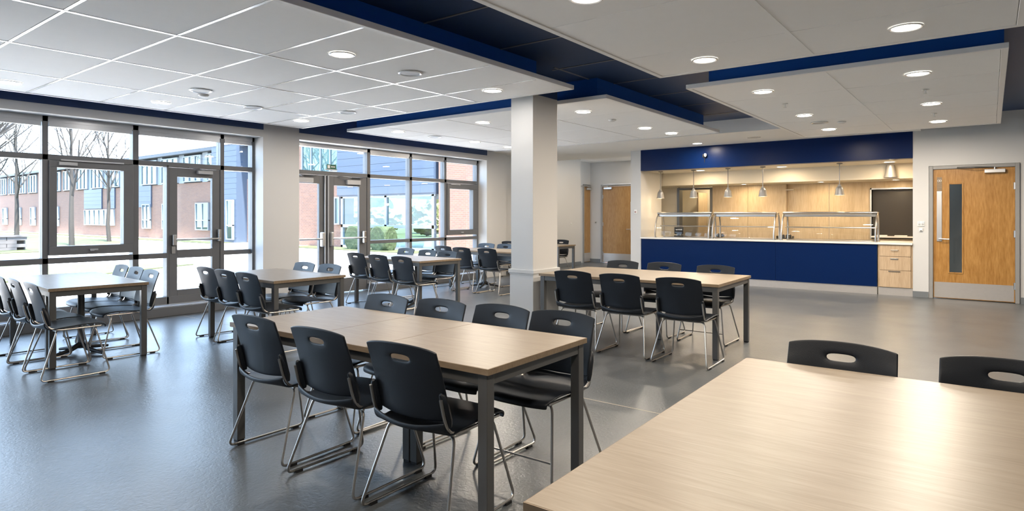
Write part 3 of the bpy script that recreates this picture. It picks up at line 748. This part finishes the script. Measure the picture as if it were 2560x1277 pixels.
kl = bpy.data.lights.new('kitchen_light', 'AREA'); kl.shape = 'DISK'; kl.size = 0.2; kl.energy = 10; kl.color = (1.0, 0.80, 0.52)
downlight(-5.5, 15.75, 2.498, 'kitchen downlight beyond the servery doorway', 'kitchen downlights', data=kl)
# large hood lamp on the bulkhead
hl = thing('hood_lamp', 'large grey flared lamp hood on the cream bulkhead at right', 'lamp', (-1.52, 13.86, 2.14))
MB().lathe([(0.115, 0.0), (0.10, 0.05), (0.085, 0.13), (0.075, 0.21), (0.07, 0.235), (0.0, 0.24)], n=28).obj('hood', 'shade', hl, smooth=True)
MB().box((-0.03, 0.05, 0.1), (0.03, 0.139, 0.2)).obj('wall_bracket', 'grey_pl', hl)
# things on the counter
t = thing('till_screen', 'small black till screen behind the left sneeze guard', 'screen', (-5.62, 13.55, 0.932), rz=0.2)
MB().box((-0.10, -0.02, 0.06), (0.10, 0.02, 0.22)).obj('screen', 'black', t, bevel=0.008)
MB().box((-0.05, -0.05, 0), (0.05, 0.06, 0.015)).tube([(0, 0.02, 0.01), (0, 0.015, 0.1)], 0.015, 8).obj('stand', 'black', t)
MB().box((-0.09, -0.10, 0), (0.11, -0.04, 0.03)).obj('keypad', 'black', t, bevel=0.004)
def caddy(x, label, s=1.0, n=3):
    t = thing('condiment_caddy', label, 'caddy', (x, 13.62, 0.932), group='black caddies on the worktop')
    MB().box((-0.10*s, -0.05, 0), (0.10*s, 0.05, 0.02)).box((-0.10*s, -0.05, 0.02), (-0.09*s, 0.05, 0.06)).box((0.09*s, -0.05, 0.02), (0.10*s, 0.05, 0.06)).obj('tray', 'black', t)
    for k in range(n):
        MB().lathe([(0.024, 0.02), (0.026, 0.07), (0.018, 0.085), (0.0, 0.09)], ((-0.06+0.12*k/max(1, n-1))*s, 0, 0), 12).obj('pot', 'dark', t, smooth=True)
caddy(-4.70, 'small black caddy between the left and middle sneeze guards', 0.7, 2)
caddy(-3.36, 'black caddy of pots between the middle and right sneeze guards', 1.6, 4)
# security camera on navy bulkhead
sc = thing('security_camera', 'small security camera on the navy bulkhead', 'camera', (-4.76, YS-0.01, 2.62))
MB().box((-0.04, -0.02, 0.01), (0.04, 0, 0.08)).tube([(0.01, -0.02, 0.05), (0.01, -0.09, 0.055)], 0.02, 10).obj('bracket', 'black', sc, bevel=0.004)
MB().lathe([(0.0, -0.045), (0.022, -0.03), (0.032, 0), (0.022, 0.03), (0, 0.035)], (0.035, -0.06, 0.055), 16).obj('dome', 'white', sc, smooth=True)
MB().tube([(0.0, -0.012, 0.01), (0.0, -0.012, -0.10)], 0.010, 8, r2=0.003).obj('cable', 'black', sc)
# wall fittings
sw = thing('light_switch', 'double white light switch left of the wide oak door', 'switch', (-0.955, YS-0.001, 1.225))
MB().box((-0.05, -0.012, 0), (0.05, 0, 0.085)).obj('switch_plate', 'white', sw, bevel=0.003)
for k in (-1, 1): MB().box((k*0.024-0.016, -0.018, 0.018), (k*0.024+0.016, -0.012, 0.05)).obj('rocker', 'grey_pl', sw, bevel=0.002)
MB().tube([(-0.03, -0.012, 0.07), (-0.03, -0.014, 0.07)], 0.005, 8).tube([(0.03, -0.012, 0.07), (0.03, -0.014, 0.07)], 0.005, 8).obj('screw', 'leg', sw)
t = thing('card_reader', 'small white card reader under the light switch', 'card reader', (-0.955, YS-0.001, 1.135))
MB().box((-0.025, -0.022, 0), (0.025, 0, 0.055)).obj('housing', 'white', t, bevel=0.006)
MB().box((-0.015, -0.024, 0.008), (0.015, -0.022, 0.02)).obj('slot', 'leg', t)
t = thing('call_point', 'small grey call button on the pier left of the counter', 'button', (-6.345, YS-0.001, 1.455))
MB().box((-0.035, -0.02, 0), (0.035, 0, 0.09)).obj('housing', 'white', t, bevel=0.008)
MB().box((-0.02, -0.024, 0.02), (0.02, -0.02, 0.055)).obj('button', mat('faded_red', (0.35, 0.20, 0.17), 0.5), t)
t = thing('door_stop_knob', 'tiny white hook on the wall behind the column', 'hook', (-9.35, 14.9, 1.19))
MB().tube([(0, 0, 0), (0.03, 0, 0)], 0.014, 10).obj('knob', 'white', t)
t = thing('key_switch', 'small grey key switch between the corridor doors', 'switch', (-9.55, 16.65, 1.18))
MB().box((-0.03, -0.015, 0), (0.03, 0, 0.06)).obj('plate', 'alu', t, bevel=0.003)
MB().tube([(0, -0.015, 0.03), (0, -0.03, 0.03)], 0.012, 10).obj('key_barrel', 'leg', t)

# ---------------------------------------------------------------- tables
def table(cx, cy, L, Wd, deg, label, splits=(), mid_legs=(), pedestal=None, h=0.74, th=0.028, name='dining_table'):
    t = thing(name, label, 'table', (cx, cy, 0), math.radians(deg))
    xs = [-L/2]+list(splits)+[L/2]
    for a, b_ in zip(xs[:-1], xs[1:]):
        g0 = 0.0012 if a != xs[0] else 0; g1 = 0.0012 if b_ != xs[-1] else 0
        top = MB().box((a+g0, -Wd/2+0.003, h-th+0.002), (b_-g1, Wd/2-0.003, h)).obj('tabletop', 'ash', t, bevel=0.002)
    eb = MB().box((-L/2, -Wd/2, h-th), (L/2, -Wd/2+0.003, h-0.001)).box((-L/2, Wd/2-0.003, h-th), (L/2, Wd/2, h-0.001)).box((-L/2-0.002, -Wd/2, h-th), (-L/2, Wd/2, h-0.001)).box((L/2, -Wd/2, h-th), (L/2+0.002, Wd/2, h-0.001))
    eb.obj('edge_band', 'ash_edge', t)
    s = 0.052; ins = 0.012
    x1, y1 = L/2-ins, Wd/2-ins
    zt = h-th
    for sx in (-1, 1):
        for sy in (-1, 1):
            px, py = sx*(x1-s/2), sy*(y1-s/2)
            lg = MB().box((px-s/2, py-s/2, 0.012), (px+s/2, py+s/2, zt)).obj('leg', 'leg', t, bevel=0.003)
            MB().box((px-s/2+0.004, py-s/2+0.004, 0), (px+s/2-0.004, py+s/2-0.004, 0.012)).obj('foot', 'rubber', lg)
    ap = MB().box((-x1+s, -y1+0.004, zt-0.052), (x1-s, -y1+0.034, zt)).box((-x1+s, y1-0.034, zt-0.052), (x1-s, y1-0.004, zt))
    ap.box((-x1+0.004, -y1+s, zt-0.052), (-x1+0.034, y1-s, zt)).box((x1-0.034, -y1+s, zt-0.052), (x1-0.004, y1-s, zt))
    ap.obj('apron', 'leg', t, bevel=0.002)
    for px, py in mid_legs:
        lg = MB().box((px-s/2, py-s/2, 0.012), (px+s/2, py+s/2, zt)).obj('leg', 'leg', t, bevel=0.003)
        MB().box((px-s/2+0.004, py-s/2+0.004, 0), (px+s/2-0.004, py+s/2-0.004, 0.012)).obj('foot', 'rubber', lg)
    if pedestal is not None:
        p = MB().tube([(pedestal, 0, 0.05), (pedestal, 0, zt)], 0.032, 12)
        p.obj('pedestal', 'leg', t, smooth=True)
        f = MB()
        for a in (0.4, 2.0, 3.55, 5.1):
            f.tube([(pedestal, 0, 0.10), (pedestal+0.10*math.cos(a), 0.10*math.sin(a), 0.05), (pedestal+0.30*math.cos(a), 0.30*math.sin(a), 0.018)], 0.03, 8, r2=0.014)
        f.obj('pedestal_base', 'rubber', t, smooth=True)
    return t
table(-2.75, 2.475, 2.04, 0.87, 1.5, 'long pale wood table in the centre foreground, seven black chairs around it', splits=(-0.28, 0.235), mid_legs=((0.105, 0.0), (0.165, 0.0)))
table(-3.13, 6.52, 2.06, 1.16, 2.0, 'pale wood table right of the column, before the navy counter', mid_legs=((0.15, 0.1),))
table(-7.60, 2.40, 1.72, 0.83, -4, 'sunlit table at far left by the casement window', pedestal=0.2, mid_legs=((0.62, -0.36),))
table(-6.47, 4.00, 1.42, 0.88, -1, 'table before the single glazed door, five chairs around it', mid_legs=((-0.1, -0.1),))
table(-7.40, 6.87, 1.62, 0.86, -3, 'table before the double doors, six chairs around it', pedestal=0.25)
table(-7.65, 9.48, 1.75, 0.90, 0, 'distant table left of the column by the second window', pedestal=-0.3)
table(-8.36, 12.02, 1.44, 0.72, 0, 'farthest table, its end showing right of the column')
table(0.47, 2.105, 2.70, 1.82, 1.5, 'big pale ash table filling the lower right foreground', th=0.034)

# ---------------------------------------------------------------- chairs
def grid_mesh(name, P, holes, m, thick, lev=2):
    """P[i][j] -> point; faces (i,j) in holes are left out"""
    ni, nj = len(P), len(P[0]); mb = MB()
    for i in range(ni):
        for j in range(nj): mb.v.append(tuple(P[i][j]))
    for i in range(ni-1):
        for j in range(nj-1):
            if (i, j) in holes: continue
            mb.f.append((i*nj+j, (i+1)*nj+j, (i+1)*nj+j+1, i*nj+j+1))
    o = mb.obj(name, m)
    s = o.modifiers.new('s', 'SOLIDIFY'); s.thickness = thick; s.offset = 0
    u = o.modifiers.new('u', 'SUBSURF'); u.levels = lev; u.render_levels = lev
    bake(o); me = o.data; bpy.data.objects.remove(o)
    return me
# backrest: x across, z up; y is depth (back side = -y)
bx = [-0.226, -0.218, -0.190, -0.125, -0.060, 0.0, 0.060, 0.125, 0.190, 0.218, 0.226]
bz = [0.0, 0.008, 0.045, 0.12, 0.20, 0.272, 0.300, 0.330, 0.349, 0.356]
P = []
for x in bx:
    u = x/0.226; row = []
    for k, z in enumerate(bz):
        f = z/0.356
        zz = 0.493+z*0.915
        zz += 0.014*(1-u*u)*f**2 - 0.014*(1-u*u)*(1-f)**2 - (0.010*abs(u)**6 if f > 0.8 else 0)
        yy = -0.198-0.092*f**1.2 - 0.034*(1-u*u)*(1-0.45*f)
        row.append((x*(1.0-0.025*f), yy, zz))
    P.append(row)
back_me = grid_mesh('backrest', P, {(4, 5), (5, 5)}, 'plastic', 0.011)
# seat shell: from front edge to the upturned rear lip
sx_ = [-0.232, -0.215, -0.12, 0.0, 0.12, 0.215, 0.232]
prof = [(0.235, 0.405), (0.243, 0.428), (0.215, 0.446), (0.10, 0.444), (-0.04, 0.432), (-0.13, 0.428), (-0.195, 0.428), (-0.228, 0.444), (-0.240, 0.474), (-0.240, 0.496)]
P = []
for x in sx_:
    u = x/0.232; row = []
    for k, (y, z) in enumerate(prof):
        wf = 0.93 if k < 2 else (1.0 if k < 7 else 0.965)
        dz = 0.012*(u*u) if 2 < k < 6 else 0
        if k <= 2: dz -= 0.004; y = y-0.03*u**4
        if k >= 7: y -= 0.034*(1-u*u)
        if k >= 8: dz -= 0.034*(1-u*u)
        row.append((x*wf, y, z+dz))
    P.append(row)
seat_me = grid_mesh('seat', P, set(), 'plastic', 0.012)

def arc_path(pts, r, n=4):
    """polyline with rounded corners"""
    P = [Vector(p) for p in pts]; out = [P[0]]
    for a, b_, c_ in zip(P[:-2], P[1:-1], P[2:]):
        d1 = (a-b_); d2 = (c_-b_); rr = min(r, d1.length*0.45, d2.length*0.45)
        p0 = b_+d1.normalized()*rr; p2 = b_+d2.normalized()*rr
        for k in range(n+1):
            t = k/n; out.append(p0*(1-t)**2+b_*2*t*(1-t)+p2*t*t)
    out.append(P[-1]); return [tuple(p) for p in out]
leg_me = {}; arm_me = {}; sleeve_me = {}; gl_me = {}
for s in (-1, 1):
    p = arc_path([(s*0.10, 0.135, 0.412), (s*0.200, 0.135, 0.415), (s*0.262, 0.235, 0.0125), (s*0.272, -0.285, 0.0125), (s*0.205, -0.150, 0.412), (s*0.10, -0.150, 0.410)], 0.045, 5)
    leg_me[s] = MB().tube(p, 0.0072, 8).mesh('sled_leg', 'chrome', True)
    p = arc_path([(s*0.222, -0.262, 0.60), (s*0.224, -0.238, 0.50), (s*0.222, -0.205, 0.440), (s*0.214, -0.13, 0.420), (s*0.205, 0.18, 0.420)], 0.05, 4)
    arm_me[s] = MB().tube(p, 0.0085, 8).mesh('back_support', 'chrome', True)
    mb = MB(); mb.tube([(s*0.222, -0.208, 0.468), (s*0.222, -0.214, 0.50), (s*0.221, -0.234, 0.57), (s*0.217, -0.248, 0.612), (s*0.213, -0.256, 0.622)], [0.014, 0.019, 0.019, 0.015, 0.008], 8)
    sleeve_me[s] = mb.mesh('side_sleeve', 'plastic', True)
bar_b = MB().tube([(-0.20, -0.150, 0.410), (0.20, -0.150, 0.410)], 0.0072, 8).mesh('seat_bar', 'chrome', True)
bar_f = MB().tube([(-0.20, 0.135, 0.412), (0.20, 0.135, 0.412)], 0.0072, 8).mesh('seat_bar', 'chrome', True)
str_me = MB().tube([(-0.247, 0.205, 0.13), (0.247, 0.205, 0.13)], 0.005, 6).mesh('stretcher', 'chrome', True)
glide_me = MB().box((-0.012, -0.022, 0.0), (0.012, 0.022, 0.014)).mesh('glide', 'rubber')

proto = None
def chair(x, y, deg, label, group, stretcher=False):
    global proto
    if proto is None:
        t = thing('stacking_chair', label, 'chair')
        mobj('seat', seat_me, t); mobj('backrest', back_me, t)
        for s in (-1, 1):
            lg = mobj('sled_leg', leg_me[s], t); mobj('back_support', arm_me[s], t); mobj('side_sleeve', sleeve_me[s], t)
            for yy in (0.17, -0.21):
                g = mobj('glide', glide_me, lg); g.location = (s*(0.264 if yy > 0 else 0.270), yy, 0)
        mobj('seat_bar', bar_b, t); mobj('seat_bar', bar_f, t)
        proto = t; c_ = t
    else:
        c_ = copy_tree(proto)
        for q in list(c_.children):
            if q.name.startswith('stretcher'): bpy.data.objects.remove(q)
    if stretcher: mobj('stretcher', str_me, c_)
    c_.location = (x, y, 0); c_.rotation_euler = (0, 0, math.radians(deg))
    tag(c_, label, 'chair', group)
    return c_
G = 'chairs around the central table'
chair(-3.385, 2.235, 1, 'black plastic chair at the left end of the central table, its whole back facing us', G)
chair(-2.745, 2.215, 1, 'black plastic chair, middle one of the three with full backs at the central table', G)
chair(-2.125, 2.215, 2, 'black plastic chair in the centre foreground, nearest of the full backs at the central table', G)
chair(-3.48, 2.76, 180, 'black chair behind the central table, leftmost of the four showing only back tops', G)
chair(-2.98, 2.81, 181, 'black chair behind the central table, second from left of the four back tops', G)
chair(-2.49, 2.85, 180, 'black chair behind the central table, third back top, just left of the end chair', G)
chair(-2.03, 2.86, 181, 'black chair at the far right end of the central table, seat seen under the top', G, True)
G = 'chairs around the table before the counter'
chair(-3.49, 5.86, 2, 'black chair beside the column base, left of three backs at the table before the counter', G)
chair(-2.93, 5.84, 1, 'black chair, middle of three full backs at the table before the navy counter', G)
chair(-2.31, 5.82, 1, 'black chair, right of three full backs at the table before the navy counter', G)
chair(-3.75, 6.94, 180, 'chair behind the table before the counter, its back top in front of the grey pier', G)
chair(-3.19, 6.95, 180, 'chair behind the table before the counter, middle back top against the navy panel', G)
chair(-2.53, 6.90, 181, 'chair behind the table before the counter, right back top with oval slot', G, True)
G = 'chairs around the far left table'
chair(-6.55, 2.03, -3, 'black chair at the far left table, nearest full back left of the table leg', G)
chair(-7.08, 2.04, -3, 'black chair at the far left table, middle of the three tilted backs', G)
chair(-7.58, 2.05, -3, 'black chair cut by the left picture edge', G)
chair(-7.10, 2.64, 176, 'black chair at the right of the far left table, nearest, seen in profile', G)
chair(-7.62, 2.70, 176, 'black chair at the far left table, profile chair in the middle of three', G)
chair(-8.12, 2.74, 176, 'black chair at the far left table, closest to the window of three profile chairs', G)
G = 'chairs around the table before the single door'
chair(-7.02, 3.77, -2, 'black chair nearest the windows at the table before the single glazed door', G)
chair(-6.50, 3.71, -2, 'black chair, middle of three backs at the table before the single glazed door', G)
chair(-5.99, 3.67, -2, 'black chair, right of three backs, just above the central table corner', G)
chair(-6.76, 4.29, 178, 'black chair behind the table at the pier, left of two', G)
chair(-6.25, 4.29, 178, 'black chair behind the table at the pier, right of two', G)
G = 'chairs around the table before the double doors'
chair(-7.87, 6.54, -3, 'navy looking chair before the double doors, leftmost of three full backs', G)
chair(-7.21, 6.42, -3, 'navy looking chair before the double doors, middle of three full backs', G)
chair(-6.63, 6.36, -3, 'navy looking chair before the double doors, right of three full backs', G)
chair(-8.29, 7.40, 177, 'chair behind the table before the double doors, leftmost back top against the window', G)
chair(-7.59, 7.24, 177, 'chair behind the table before the double doors, middle back top', G)
chair(-7.03, 7.14, 177, 'chair behind the table before the double doors, right end with seat showing', G)
G = 'chairs around the distant window table'
chair(-8.37, 9.02, -2, 'small distant chair by the second window, leftmost back partly hidden', G)
chair(-7.70, 8.80, -2, 'distant chair in front of the last window bay, tall back and side arm', G)
chair(-7.10, 8.81, -2, 'distant chair left of the column, full back above a black pedestal foot', G)
chair(-8.43, 9.82, 180, 'distant chair behind the far window table, back top before the white window reveal', G)
chair(-7.90, 9.80, 180, 'distant chair behind the far window table, back top close to the column', G)
G = 'chairs at the farthest table'
chair(-8.25, 12.42, 180, 'farthest chair, back visible immediately right of the column', G)
chair(-8.72, 11.55, 0, 'farthest table chair nearly hidden behind the column left edge', G)
G = 'chairs behind the big front table'
chair(-0.535, 2.84, 180, 'black chair back with oval slot behind the big front table, left one', G)
chair(0.055, 2.87, 181, 'black chair back at the right picture edge behind the big front table', G)

# ---------------------------------------------------------------- outside
gr = MB().box((-90, -40, -0.25), (-9.48, 60, -0.06)); struct('ground', gr, 'paving', 'pale concrete paving of the courtyard', 'ground')
def lawn(poly, label):
    o = MB().prism(poly, -0.06, -0.03).obj('lawn', 'grass'); tag(o, label, 'grass', kind='stuff')
lawn([(-17, -14), (-17.1, 5.2), (-18.9, 9.0), (-22.9, 5.3), (-23, -14)], 'strip of lawn just outside, seen under the window rail')
lawn([(-29, -14), (-30.5, 8.5), (-33, 11.0), (-36.5, 14.2), (-44, 15.4), (-60, 15.6), (-80, 14), (-80, -14)], 'wide lawn around the young bare trees')
lawn([(-80, 16.5), (-32.8, 16.5), (-32.8, 17.7), (-80, 17.7)], 'grass strip along the foot of the brick wing')
lawn([(-26.5, 16.8), (-17.8, 16.8), (-17.8, 18.1), (-26.5, 18.1)], 'lawn around the glazed link beyond the second window')

# brick wing
YB = 18.5
bw = thing('school_wing', 'two storey brick and blue clad wing across the courtyard', 'building', (0, 0, 0))
def part(name, a, b_, m): return MB().box(a, b_).obj(name, m, bw)
part('brick_wall', (-80, YB, -0.1), (-35.4, YB+0.8, 3.45), 'brick')
part('brick_wall', (-32.7, YB, -0.1), (-24.2, YB+0.6, 3.45), 'brick')
part('brick_wall', (-17.7, YB-0.3, -0.1), (-13.0, YB+8, 5.6), 'brick')
part('upper_wall', (-80, YB+0.15, 3.45), (-35.4, YB+8, 5.25), 'inner')
part('upper_wall', (-32.7, YB+0.15, 3.45), (-24.2, YB+0.8, 5.25), 'inner')
part('roof', (-80, YB-0.45, 5.22), (-24.2, YB+1.2, 5.42), 'clad_dk')
part('roof', (-24.3, YB-0.6, 5.35), (-17.6, YB+8.2, 5.6), 'clad_dk')
def cladding(x0, x1, y, z0, z1):
    c_ = part('cladding', (x0, y, z0), (x1, y+1.2, z1), 'clad')
    n = int((z1-z0)/0.3)
    for k in range(n):
        MB().box((x0, y-0.03, z0+k*(z1-z0)/n+0.012), (x1, y, z0+(k+1)*(z1-z0)/n)).obj('cladding_board', 'clad', c_)
cladding(-35.4, -32.7, YB-0.6, -0.1, 5.3)
cladding(-24.2, -17.9, YB-0.35, 2.35, 5.35)
cladding(-46.6, -44.6, YB-0.06, 2.0, 3.45)
cladding(-56.5, -53.0, YB-0.06, 1.95, 3.45)
cladding(-51.6, -50.6, YB-0.06, 1.95, 3.45)
def far_window(x0, x1, z0, z1, nx, nz, y=YB, glass_m='glass_dk', back='inner', fm='w_frame'):
    MB().box((x0, y-0.02, z0), (x1, y+0.02, z1)).obj('window_back', back, bw) if back else None
    f = MB(); e = 0.06
    f.box((x0, y-0.14, z0), (x1, y-0.02, z0+e)).box((x0, y-0.14, z1-e), (x1, y-0.02, z1))
    for k in range(nx+1):
        x = x0+(x1-x0-e)*k/nx; f.box((x, y-0.14, z0+e), (x+e, y-0.02, z1-e))
    zs = [z0]+([z0+(z1-z0)*0.36] if nz == 2 else [])+[z1]
    if nz == 2: f.box((x0, y-0.135, zs[1]-e/2), (x1, y-0.025, zs[1]+e/2))
    w_ = f.obj('window', fm, bw)
    for k in range(nx):
        for q in range(len(zs)-1):
            xa = x0+(x1-x0-e)*k/nx+e; xb = x0+(x1-x0-e)*(k+1)/nx
            MB().box((xa, y-0.09, zs[q]+e/2), (xb, y-0.08, zs[q+1]-e/2)).obj('pane', glass_m, w_)
# upper strip windows
x = -79.0; k = 0
rng = random.Random(3)
while x < -36.5:
    far_window(x, x+2.3, 3.5, 5.1, 3, 1, back=rng.choice(['blind', 'inner', 'blind']))
    part('brick_pier' if x < -58 else 'panel', (x+2.32, YB-0.04, 3.45), (x+2.98, YB+0.2, 5.22), 'brick' if x < -58 else 'blind')
    x += 3.0
far_window(-31.9, -29.3, 3.5, 5.1, 3, 1, back='blind'); part('panel', (-29.28, YB-0.04, 3.45), (-27.5, YB+0.2, 5.22), 'brick')
far_window(-27.4, -24.3, 3.5, 5.1, 4, 1, back='blind')
# ground floor windows
for x0, x1, nx in ((-78, -76.6, 1), (-73.5, -72.3, 1), (-69.5, -68.2, 1), (-63.5, -62.2, 1), (-45.9, -44.7, 2), (-42.9, -42.3, 1), (-38.4, -36.8, 2)):
    far_window(x0, x1, 0.55, 2.2, nx, 2)
far_window(-56.4, -50.7, 0.7, 1.9, 6, 1, back='blind'); far_window(-24.75, -24.35, 1.0, 2.3, 1, 1)
far_window(-33.6, -32.9, 0.1, 2.3, 1, 2, y=YB-0.62)
# glazed link: frame only, garden beyond
gl = MB(); y = YB-0.2
for x0 in (-24.15, -22.55, -21.1, -19.65, -18.2): gl.box((x0, y, -0.06), (x0+0.14, y+0.14, 2.35))
gl.box((-24.15, y, 2.22), (-18.0, y+0.14, 2.35)).box((-24.15, y, 0.88), (-18.0, y+0.14, 1.02)).box((-24.15, y, -0.06), (-18.0, y+0.14, 0.06))
lk = gl.obj('link_frame', 'w_frame', bw)
for a, b_ in ((-24.0, -22.55), (-22.4, -21.1), (-20.95, -19.65), (-19.5, -18.2)):
    for z0, z1 in ((0.06, 0.88), (1.02, 2.22)):
        MB().box((a, y+0.06, z0), (b_, y+0.07, z1)).obj('pane', 'glass_dk', lk)
part('link_soffit', (-24.2, YB-0.3, 2.30), (-17.9, YB+5.6, 2.36), 'clad')

# hedges, shrubs
def bushy(name, label, cat, c_, r, m, group=None):
    bm = bmesh.new(); bmesh.ops.create_icosphere(bm, subdivisions=4, radius=1)
    rg = random.Random(hash(label) % 1000 if False else len(label))
    from mathutils import noise as mn
    for v in bm.verts:
        n_ = mn.fractal(v.co*3.5+Vector((c_[0], 0, 0)), 0.8, 2.1, 4)
        q = v.co.copy()
        if m == 'hedge':
            q = Vector([max(-0.72, min(0.72, t))/0.72 for t in q])
            v.co = Vector((q.x*r[0], q.y*r[1], q.z*r[2]))*(1+0.05*n_)
        else: v.co = Vector((q.x*r[0], q.y*r[1], q.z*r[2]))*(1+0.25*n_)
        v.co += Vector(c_)
    me = bpy.data.meshes.new(name); bm.to_mesh(me); bm.free(); me.materials.append(M[m])
    o = bpy.data.objects.new(name, me); C.objects.link(o); tag(o, label, cat, group)
bushy('hedge', 'clipped green hedge seen low in the second window, left one', 'hedge', (-21.9, 17.55, 0.44), (0.55, 0.35, 0.52), 'hedge', 'clipped hedges by the glazed link')
bushy('hedge', 'clipped dark hedge seen low in the second window, right one', 'hedge', (-20.3, 17.55, 0.44), (0.5, 0.35, 0.52), 'hedge', 'clipped hedges by the glazed link')
for k, (x, y, r_, z) in enumerate(((-41.5, 32.5, 1.7, 1.3), (-38.0, 32.8, 1.5, 1.1), (-36.5, 37, 1.9, 1.6), (-27.5, 33, 1.3, 0.9), (-47.0, 38, 2.2, 1.8), (-36.0, 29.6, 0.8, 0.6), (-31.5, 31.3, 1.0, 0.7))):
    bushy('shrub', ['round yellow green shrub seen through the glazed link, leftmost pane', 'olive shrub through the glazed link, second pane', 'tall pale shrub behind the others through the link',
          'shrub at the right behind the glazed link', 'largest far shrub behind the glazed link', 'low bright shrub in front behind the link', 'low small shrub at the right of the link panes'][k],
          'shrub', (x, y, z), (r_, r_, z*0.9), 'shrub' if k != 4 else 'hedge', 'shrubs in the garden beyond the link')
lawn([(-60, 27), (-12, 27), (-12, 60), (-60, 60)], 'garden lawn seen through the glazed link')

# stone planter
pl = thing('stone_planter', 'low grey stone planter bench outside at the left picture edge', 'planter', (-33.2, 6.4, -0.06))
for r_ in range(4):
    for k in range(6):
        for s_ in (0, 1):
            off = 0.0 if r_ % 2 else 0.35
            y0 = -2.1+k*0.7+(0 if r_ % 2 else 0); y1 = y0+0.68
            if r_ % 2 == 0: y0, y1 = max(-2.1, y0-0.35), min(2.1, y1-0.35)
            MB().box((-0.75 if s_ else 0.45, y0, r_*0.145+0.003), (-0.45 if s_ else 0.75, y1, r_*0.145+0.14)).obj('stone', 'stone', pl)
MB().box((-0.45, -2.05, 0), (0.45, 2.05, 0.55)).obj('soil', 'bark', pl)
MB().box((-0.45, 2.05, 0), (0.45, 2.1, 0.58)).obj('end_stone', 'stone', pl)
MB().box((0.42, -2.12, 0.585), (0.80, 2.12, 0.65)).obj('coping', 'stone', pl)

# bare trees
def tree(x, y, h, r, label, seed, spread=0.45, lean=(0, 0), branch_from=0.28, depth=4):
    rg = random.Random(seed)
    t = thing('bare_tree', label, 'tree', (x, y, -0.03), group='bare winter trees in the courtyard')
    trunk = MB(); pts = [(lean[0]*k/8*h+rg.uniform(-.03, .03), lean[1]*k/8*h+rg.uniform(-.03, .03), h*k/8) for k in range(9)]
    trunk.tube(pts, [r*(1-0.9*k/8) for k in range(9)], 8)
    trunk.obj('trunk', 'bark', t, smooth=True)
    br = MB()
    def grow(p, d, L, rad, lev):
        q = [p]; n_ = 4; dd = d.copy()
        for k in range(n_):
            dd = (dd+Vector((rg.uniform(-.12, .12), rg.uniform(-.12, .12), rg.uniform(-.02, .12)))).normalized()
            q.append(q[-1]+dd*L/n_)
        rad = max(rad, 0.012)
        br.tube([tuple(v) for v in q], rad, 5 if lev < 2 else 3, r2=max(0.009, rad*0.45), caps=False)
        if lev < depth:
            for k in range(3 if lev < 2 else 2):
                i = rg.choice([1, 2, 3, 4]); ax = Vector((rg.uniform(-1, 1), rg.uniform(-1, 1), rg.uniform(0, .5))).normalized()
                nd = (dd*0.8+ax*0.75).normalized()
                grow(q[i], nd, L*rg.uniform(.5, .75), rad*0.5, lev+1)
    nb = 13
    for k in range(nb):
        f = branch_from+(0.95-branch_from)*k/nb; i = f*8; a = int(i); u = i-a
        p = Vector(pts[a]).lerp(Vector(pts[min(8, a+1)]), u)
        an = k*2.4+rg.uniform(-.4, .4)
        d = Vector((math.cos(an)*spread, math.sin(an)*spread, 0.75)).normalized()
        grow(p, d, h*0.36*(1.1-f)*1.25, r*(1-0.8*f)*0.55, 1)
    br.obj('branches', 'bark', t, smooth=True)
tree(-35.45, 11.03, 8.2, 0.13, 'slim bare tree in the casement window, left of two', 1)
tree(-39.52, 14.08, 8.0, 0.12, 'slim bare tree in the casement window, right of two', 2)
tree(-41.0, 8.6, 9.0, 0.17, 'bare tree whose trunk shows beside the left picture edge', 3, spread=0.8, depth=4)
tree(-28.5, 5.6, 10.5, 0.22, 'big bare tree mostly cut off by the left picture edge', 4, spread=1.0, lean=(0.0, 0.05))
tree(-48.0, 12.0, 9.0, 0.14, 'bare tree behind the first mullion of the left window', 5, spread=0.7)
tree(-62.0, 13.5, 11.0, 0.2, 'distant bare tree rising above the brick wing roof', 6, spread=0.8)
